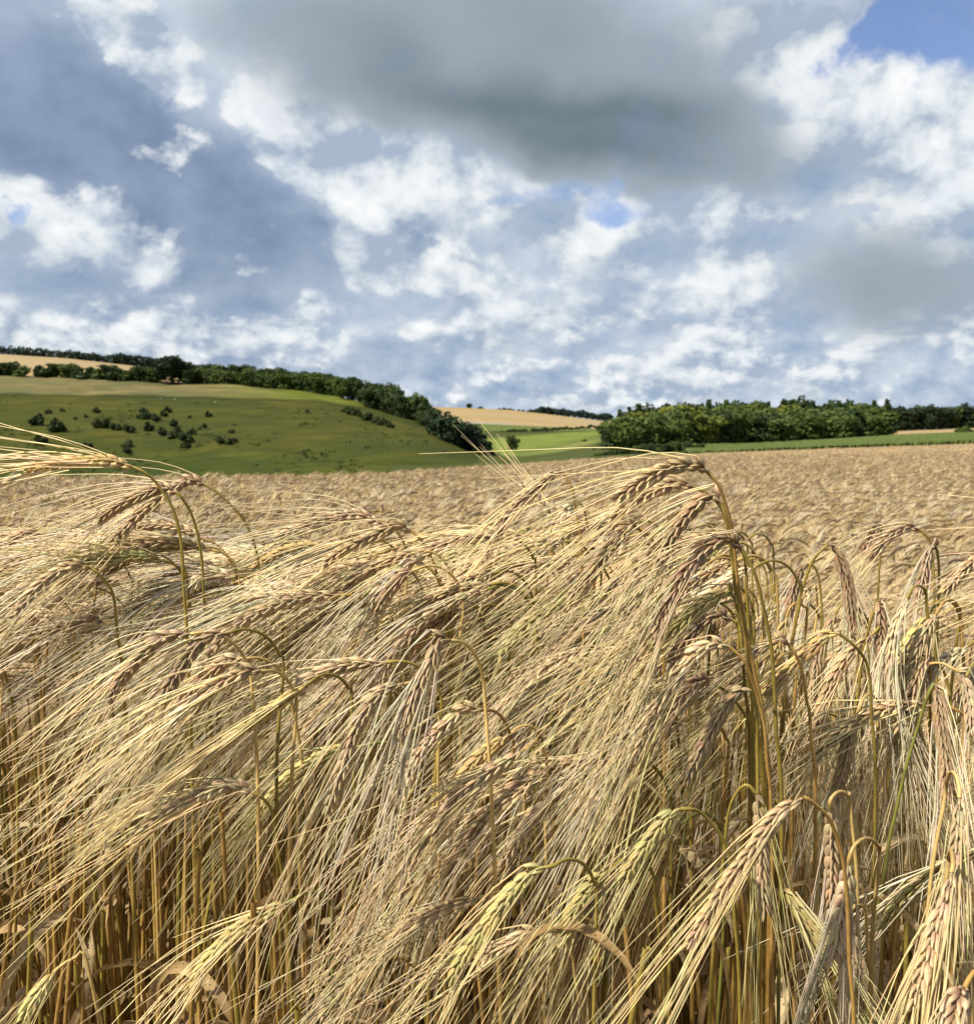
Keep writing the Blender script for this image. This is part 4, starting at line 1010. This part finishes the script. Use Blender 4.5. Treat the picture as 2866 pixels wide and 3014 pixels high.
# the rest of the nearest 300, growing between them in the same flow
def flow(px, py):
    """how steeply the ears and awns fall to the left, in degrees"""
    b = np.interp(px, [-300, 300, 900, 1500, 2100, 2350, 2900], [14, 22, 36, 46, 54, 74, 84])
    return b + np.interp(py, [1450, 1900, 2400, 2900], [-6, 5, 16, 22])
HN = [(s['label'], s['p'][0], s['p'][1]) for s in STALKS]
def zone_ok(px, py):
    if px > 2230 and py > 2150: return rng.random() < .35
    if px > 2230 and py < 1760: return False
    if px < 950 and py > 2230: return rng.random() < .03
    if py > 2520: return rng.random() < .45
    return True
fill = []; tries = 0
while len(fill) < 300 - NH and tries < 20000:
    tries += 1
    px = rng.uniform(-260, 3080); Y = rng.choice([rng.uniform(.66, .76), rng.uniform(.72, .92), rng.uniform(.85, 1.12)], p=[.32, .40, .28])
    z = .90 - abs(rng.normal(0, .055)) - .02 - (Y > .85) * .02
    if 850 < px < 2150 and rng.random() < .16: Y = rng.uniform(.54, .66); z -= .03 + abs(rng.normal(0, .11))
    if px < 900: z -= .01
    if px < 950 and Y < .72: continue
    x = (px - CX) / F * Y
    N = np.array([x, Y, z]); qx, qy, _ = proj(N)
    if qy > 2950 or qy < 1470 or not zone_ok(qx, qy): continue
    th = R(flow(qx, qy) + rng.normal(0, 9))
    if qx > 2250 and rng.random() < .6: th = R(rng.uniform(80, 112))
    dy = rng.uniform(-.30, .22)
    L_ = rng.uniform(.082, .104)
    pts = [N]
    for f_ in np.linspace(0, 1, 5):
        a = th + R(-34 + 48 * f_); v = np.array([-math.cos(a), dy, -math.sin(a)]); pts.append(pts[-1] + v / np.linalg.norm(v) * L_ / 5)
    fill.append((N, pts, qx, qy, Y))
for (N, pts, qx, qy, Y) in fill:
    r = rng.random()
    tone = 'purple' if r < .10 else 'brown' if r < .42 else 'tan' if r < .76 else 'gold' if r < .84 else 'green' if r < .93 else 'pale'
    awn = {'green': 'green', 'gold': 'yellow', 'pale': 'pale'}.get(tone, rng.choice(['straw', 'straw', 'pale', 'yellow'], p=[.5, .22, .16, .12]))
    stem = rng.choice(['olive', 'orange', 'straw', 'green'], p=[.42, .22, .28, .08])
    leaf = None
    if rng.random() < .45:
        a = rng.uniform(0, 6.28); leaf = dict(z=N[2] - rng.uniform(.16, .34), d=(math.cos(a), math.sin(a), rng.uniform(.2, 1.4)), l=rng.uniform(.09, .19), curl=rng.uniform(-3, 3), droop=rng.uniform(2, 5.5), w=rng.uniform(.0035, .006))
    S_ = auto_stem(pts[0], pts[1] - pts[0], lean=rng.uniform(-.02, .04), back=.5)
    stalk(pts, S_, tone, str(awn), str(stem), None, GROUP, rng.uniform(-.7, .9), awn_len=.14 * rng.uniform(.85, 1.15), spread=.13, leaf=leaf, nodes=int(rng.integers(22, 29)), dense=2 if rng.random() < .30 else 1.0)
# their labels: colour, and the neighbour they grow beside
ADJ = {'purple': 'purplish', 'brown': 'brown', 'tan': 'tan', 'gold': 'golden', 'green': 'greenish', 'pale': 'pale'}
cand = {}
for s in STALKS[NH:]:
    x, y, d = s['p']
    ok = sorted(HN, key=lambda h: math.hypot(h[1] - x, h[2] - y))
    h = ok[0]; dx, dy = x - h[1], y - h[2]
    where = ('right of' if dx > 0 else 'left of') if abs(dx) > abs(dy) else ('below' if dy > 0 else 'above')
    s['near'] = h[0]; s['dist'] = math.hypot(dx, dy)
    cand.setdefault((ADJ[s['tone']], where, h[0]), []).append(s)
RANK = ['nearest', 'second', 'third', 'fourth', 'fifth', 'sixth', 'seventh']
for (adj, where, h), ms in cand.items():
    ms.sort(key=lambda s: s['dist'])
    for i_, s in enumerate(ms):
        s['o']['label'] = f"{adj} ear {where} the {h}" if len(ms) == 1 else f"{RANK[min(i_, 6)]} {adj} ear {where} the {h}"

# ------------------------------------------------------------------ the crop beyond: one mass
rng = np.random.default_rng(5)
def full_variant(j, steep=False):
    """a whole stalk, base at the origin, nodding towards -x"""
    mb = MB()
    h = rng.uniform(.74, .86); th = R(rng.uniform(66, 105) if steep else rng.uniform(18, 62)); dy = rng.uniform(-.4, .4); L_ = rng.uniform(.08, .10)
    pts = [np.array([-.04, 0, h])]
    for f_ in np.linspace(0, 1, 5):
        a = th + R(-34 + 50 * f_); v = np.array([-math.cos(a), dy, -math.sin(a)]); pts.append(pts[-1] + v / np.linalg.norm(v) * L_ / 5)
    S_ = auto_stem(pts[0], pts[1] - pts[0]); S_[-1] = np.array([S_[-2][0], S_[-2][1], 0.0])
    off = S_[-1].copy(); pts = [p - off for p in pts]; S_ = [p - off for p in S_]
    tone = ['purple', 'brown', 'tan', 'tan', 'brown', 'gold', 'tan', 'pale', 'brown', 'green', 'tan', 'purple'][j % 12]
    make_stem(mb, S_, ['olive', 'straw', 'orange'][j % 3], sides=5, n=26, m=0)
    make_ear(mb, mb, pts, tone, ['straw', 'pale', 'straw', 'yellow'][j % 4], rng.uniform(-.8, .9), awn_len=.135, spread=.13, nodes=22, sides=6, k=5, view=np.array([0, 1.0, 0]), m_ear=1, m_awn=2, awn_r=.00045)
    for _ in range(int(rng.integers(0, 3))):
        a = rng.uniform(0, 6.28); z = rng.uniform(.35, .62)
        make_leaf(mb, (0, 0, z), (math.cos(a), math.sin(a), rng.uniform(.3, 1.4)), rng.uniform(.10, .2), .005, rng.uniform(2, 5), rng.uniform(-3, 3), (.48, .34, .17), m=3)
    return mb
def tiller_variant(j):
    """a leafy shoot without an ear, seen deep in the stand"""
    mb = MB(); h = rng.uniform(.45, .74); lx, ly = rng.uniform(-.05, .05, 2)
    line = [np.array([lx, ly, h]), np.array([lx * .6, ly * .6, h * .66]), np.array([lx * .2, ly * .2, h * .33]), np.zeros(3)]
    make_stem(mb, line, ['olive', 'straw', 'orange', 'orange'][j % 4], sides=5, n=10, r0=.0016, r1=.0021, m=0)
    for q in range(int(rng.integers(1, 4))):
        a = rng.uniform(0, 6.28); z = h * rng.uniform(.5, 1.0)
        make_leaf(mb, (lx * z / h, ly * z / h, z), (math.cos(a) * .6, math.sin(a) * .6, rng.uniform(.3, 1.6)), rng.uniform(.08, .2), rng.uniform(.003, .006), rng.uniform(2, 6), rng.uniform(-4, 4), (.46, .31, .14) if q else (.34, .22, .09), m=3)
    return mb
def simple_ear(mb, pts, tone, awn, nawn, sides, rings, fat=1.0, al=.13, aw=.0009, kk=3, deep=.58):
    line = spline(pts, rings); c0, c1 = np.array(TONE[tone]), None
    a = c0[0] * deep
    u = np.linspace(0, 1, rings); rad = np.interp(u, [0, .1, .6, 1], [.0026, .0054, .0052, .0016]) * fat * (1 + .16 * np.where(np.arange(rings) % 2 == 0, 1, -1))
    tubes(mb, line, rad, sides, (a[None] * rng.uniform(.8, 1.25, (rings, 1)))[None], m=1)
    T = nrm(np.gradient(line, axis=0)); i = rng.integers(0, rings, nawn); st = line[i]
    D = nrm(T[i] * .6 + T[-1] * .5 + .15 * rng.standard_normal((nawn, 3)))
    Ln = (al * rng.uniform(.8, 1.1, nawn))[:, None, None]
    t = np.linspace(0, 1, kk)[None, :, None]
    Q = st[:, None] + D[:, None] * t * Ln + np.array([0, 0, -.018]) * t ** 2
    tubes(mb, Q, np.linspace(1, .35, kk) * aw, 3, np.array(AWN[awn]) * rng.uniform(.85, 1.1, (nawn, 1, 1)) * np.ones((1, kk, 1)), m=2)
def mid_variant(j):
    mb = MB(); h = rng.uniform(.74, .88); th = R(rng.uniform(15, 60)); dy = rng.uniform(-.6, .6); L_ = .092
    pts = [np.array([-.05, 0, h])]
    for f_ in np.linspace(0, 1, 4):
        a = th + R(-34 + 50 * f_); v = np.array([-math.cos(a), dy, -math.sin(a)]); pts.append(pts[-1] + v / np.linalg.norm(v) * L_ / 4)
    tone = ['purple', 'brown', 'tan', 'tan', 'brown', 'gold', 'tan', 'pale'][j % 8]
    simple_ear(mb, pts, tone, ['straw', 'pale', 'straw', 'straw'][j % 4], 11, 6, 14)
    S_ = auto_stem(pts[0], pts[1] - pts[0])
    tubes(mb, spline(S_[:-1], 8), np.full(8, .0013), 3, STEM['straw'], m=0)
    a = rng.uniform(0, 6.28); make_leaf(mb, (0, 0, h - .2), (math.cos(a), math.sin(a), .6), .14, .005, 3, 2, (.50, .37, .19), m=3)
    return mb
def patch_variant(j, n, ext, nawn, sides, rings, fat, aw):
    mb = MB()
    for _ in range(n):
        x, y = rng.uniform(-ext, ext, 2); h = rng.normal(.81, .045); th = R(rng.uniform(12, 60)); dy = rng.uniform(-.7, .7); L_ = .095 * fat ** .5
        pts = [np.array([x, y, h])]
        for f_ in np.linspace(0, 1, 3):
            a = th + R(-30 + 46 * f_); v = np.array([-math.cos(a), dy, -math.sin(a)]); pts.append(pts[-1] + v / np.linalg.norm(v) * L_ / 3)
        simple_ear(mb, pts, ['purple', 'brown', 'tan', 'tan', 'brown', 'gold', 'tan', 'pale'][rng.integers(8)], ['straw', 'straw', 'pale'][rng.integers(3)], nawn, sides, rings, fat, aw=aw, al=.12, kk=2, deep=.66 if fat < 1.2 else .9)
    return mb
src = bpy.data.collections.new('crop_sources')
KIND = {}
def add_kind(key, n, fn):
    KIND[key] = list(range(add_kind.c, add_kind.c + n))
    for j in range(n):
        nm = 'crop_source_%03d' % add_kind.c
        src.objects.link(bpy.data.objects.new(nm, fn(j).mesh(nm, BMATS))); add_kind.c += 1
add_kind.c = 0
add_kind('full', 16, full_variant)
add_kind('hang', 10, lambda j: full_variant(j, True))
add_kind('tiller', 12, tiller_variant)
add_kind('mid', 14, mid_variant)
add_kind('patch', 8, lambda j: patch_variant(j, 16, .13, 7, 5, 6, 1.0, .0011))
add_kind('far', 8, lambda j: patch_variant(j, 40, .55, 3, 4, 4, 1.5, .003))

PT, PV, PR, PS = [], [], [], []
def scatter(key, Y0, Y1, dens, hscale=(.93, 1.07), margin=.7, yaw=.5, tilt=.06, keep=None):
    nb = max(1, int((Y1 - Y0) / max(.15, Y0 * .15)))
    edges = np.geomspace(Y0, Y1, nb + 1)
    for a, b in zip(edges[:-1], edges[1:]):
        wv_ = .56 * b + margin + .02 * b; n = int(dens * (b - a) * 2 * wv_)
        x = rng.uniform(-wv_, wv_, n); Y = rng.uniform(a, b, n)
        px = CX + F * x / Y; ok = Y < f_rE(np.clip(px, -900, 3700)) + (px < 1700) * 4.0
        if keep is not None: ok &= keep(x, Y)
        x, Y = x[ok], Y[ok]; n = len(x)
        if not n: continue
        PT.append(np.stack([x, Y, ground_z(x, Y)], -1)); PV.append(rng.choice(KIND[key], n))
        PR.append(np.stack([rng.normal(0, tilt, n), rng.normal(0, tilt, n), rng.normal(.0, yaw, n)], -1)); PS.append(rng.uniform(*hscale, n))
scatter('tiller', .50, 1.3, 1000, hscale=(.8, 1.05), yaw=3.0, tilt=.07, keep=lambda x, Y: (Y > .56) | (np.abs(CX + F * x / Y - 1600) < 850))
scatter('tiller', 1.3, 2.2, 260, hscale=(.8, 1.05), yaw=3.0)
RIGHT = lambda x, Y: CX + F * x / Y > 2180
scatter('full', 1.0, 1.8, 430, hscale=(.93, 1.03), keep=lambda x, Y: ~RIGHT(x, Y))
scatter('hang', 1.0, 1.8, 330, hscale=(.90, 1.0), yaw=.9, keep=RIGHT)
scatter('full', .52, 1.0, 300, margin=1.4, keep=lambda x, Y: np.abs(CX + F * x / Y - 1410) > 1720)
scatter('full', 1.8, 2.8, 430, hscale=(.94, 1.05))
scatter('mid', 2.8, 11.0, 215, margin=1.2, hscale=(.90, 1.09), yaw=.7)
scatter('patch', 11.0, 34.0, 17, margin=2)
scatter('far', 34.0, 170.0, 1.0, margin=4, hscale=(.95, 1.05))
P_ = np.vstack(PT); me = bpy.data.meshes.new('barley_crop'); me.vertices.add(len(P_)); me.vertices.foreach_set('co', P_.astype(np.float32).ravel())
at = me.attributes.new('variant', 'INT', 'POINT'); at.data.foreach_set('value', np.concatenate(PV).astype(np.int32))
at = me.attributes.new('turn', 'FLOAT_VECTOR', 'POINT'); at.data.foreach_set('vector', np.vstack(PR).astype(np.float32).ravel())
at = me.attributes.new('size', 'FLOAT', 'POINT'); at.data.foreach_set('value', np.concatenate(PS).astype(np.float32))
crop = link('barley_crop', me); tag(crop, 'ripe barley crop spreading behind the nearest ears to the field edge', 'crop', None, 'stuff')
ng = bpy.data.node_groups.new('crop_scatter', 'GeometryNodeTree')
ng.interface.new_socket('Geometry', in_out='INPUT', socket_type='NodeSocketGeometry'); ng.interface.new_socket('Geometry', in_out='OUTPUT', socket_type='NodeSocketGeometry')
gi = ng.nodes.new('NodeGroupInput'); go = ng.nodes.new('NodeGroupOutput'); ip = ng.nodes.new('GeometryNodeInstanceOnPoints'); ci = ng.nodes.new('GeometryNodeCollectionInfo')
ci.inputs['Collection'].default_value = src; ci.inputs['Separate Children'].default_value = True; ci.inputs['Reset Children'].default_value = True
def named(nm, ty):
    n_ = ng.nodes.new('GeometryNodeInputNamedAttribute'); n_.data_type = ty; n_.inputs['Name'].default_value = nm
    return n_.outputs['Attribute']
er = ng.nodes.new('FunctionNodeEulerToRotation'); ng.links.new(named('turn', 'FLOAT_VECTOR'), er.inputs[0])
ng.links.new(gi.outputs[0], ip.inputs['Points']); ng.links.new(ci.outputs[0], ip.inputs['Instance']); ip.inputs['Pick Instance'].default_value = True
ng.links.new(named('variant', 'INT'), ip.inputs['Instance Index']); ng.links.new(er.outputs[0], ip.inputs['Rotation']); ng.links.new(named('size', 'FLOAT'), ip.inputs['Scale'])
ng.links.new(ip.outputs[0], go.inputs[0])
md = crop.modifiers.new('scatter', 'NODES'); md.node_group = ng
print('crop points', len(P_), 'heroes', NH, 'fill', len(fill))

# the closed top of the crop further out, just under the ears
M_CANOPY = field_mat('barley_canopy', (.26, .165, .065), (.58, .43, .21), 5.0, (1, 1, 1), c3=(.50, .34, .15), scale3=.12, bump=1.0, bump_scale=9, rough=.8)
xs = np.linspace(-1, 1, 241); Yg = np.geomspace(2.6, 172, 240)
X = xs[None] * (1.6 + .66 * Yg)[:, None]; YG = np.broadcast_to(Yg[:, None], X.shape)
rE = f_rE(np.clip(CX + F * X / YG, -900, 3700)); YC = np.minimum(YG, rE + 1.0 + (CX + F * X / YG < 1750) * 5.0); X = X * YC / YG
Z = ZC - canopy_drop(X, YC) - np.interp(np.log(YC), np.log([2.6, 8, 40, 170]), [.26, .15, .085, .06])
Z += .035 * rng.standard_normal(Z.shape) * np.interp(YC, [3, 30], [1, .6])
mb = MB(); b = X.shape[1]; i = np.arange(X.shape[0] - 1)[:, None] * b + np.arange(b - 1)[None]
mb.add(np.stack([X, YC, Z], -1).reshape(-1, 3), np.stack([i, i + 1, i + b + 1, i + b], -1).reshape(-1, 4))
# its far side drops to the soil
e = np.stack([X[-1], YC[-1] + .02, Z[-1]], -1); e2 = e.copy(); e2[:, 2] -= .9; i = np.arange(b - 1)
mb.add(np.vstack([e, e2]), np.stack([i, i + 1, i + 1 + b, i + b], -1))
link('barley_field', mb.mesh('barley_field', [M_CANOPY]))['kind'] = 'structure'


# ------------------------------------------------------------------ camera
cam = bpy.data.cameras.new('camera'); co = bpy.data.objects.new('camera', cam); COL.objects.link(co)
co.location = (0, 0, ZC); co.rotation_euler = (math.pi / 2 - PITCH, 0, 0)
cam.sensor_fit = 'HORIZONTAL'; cam.sensor_width = 36; cam.lens = 36 * F / 2866
cam.clip_start = .02; cam.clip_end = 20000
cam.dof.use_dof = True; cam.dof.focus_distance = .62; cam.dof.aperture_fstop = 28
sc.camera = co

sc.render.engine = 'CYCLES'
sc.cycles.max_bounces = 6; sc.cycles.diffuse_bounces = 4; sc.cycles.glossy_bounces = 2
sc.cycles.transmission_bounces = 4; sc.cycles.transparent_max_bounces = 4
sc.cycles.caustics_reflective = False; sc.cycles.caustics_refractive = False
sc.cycles.use_denoising = True
sc.view_settings.view_transform = 'Standard'; sc.view_settings.look = 'None'
sc.view_settings.exposure = EXPOSURE; sc.view_settings.gamma = 1
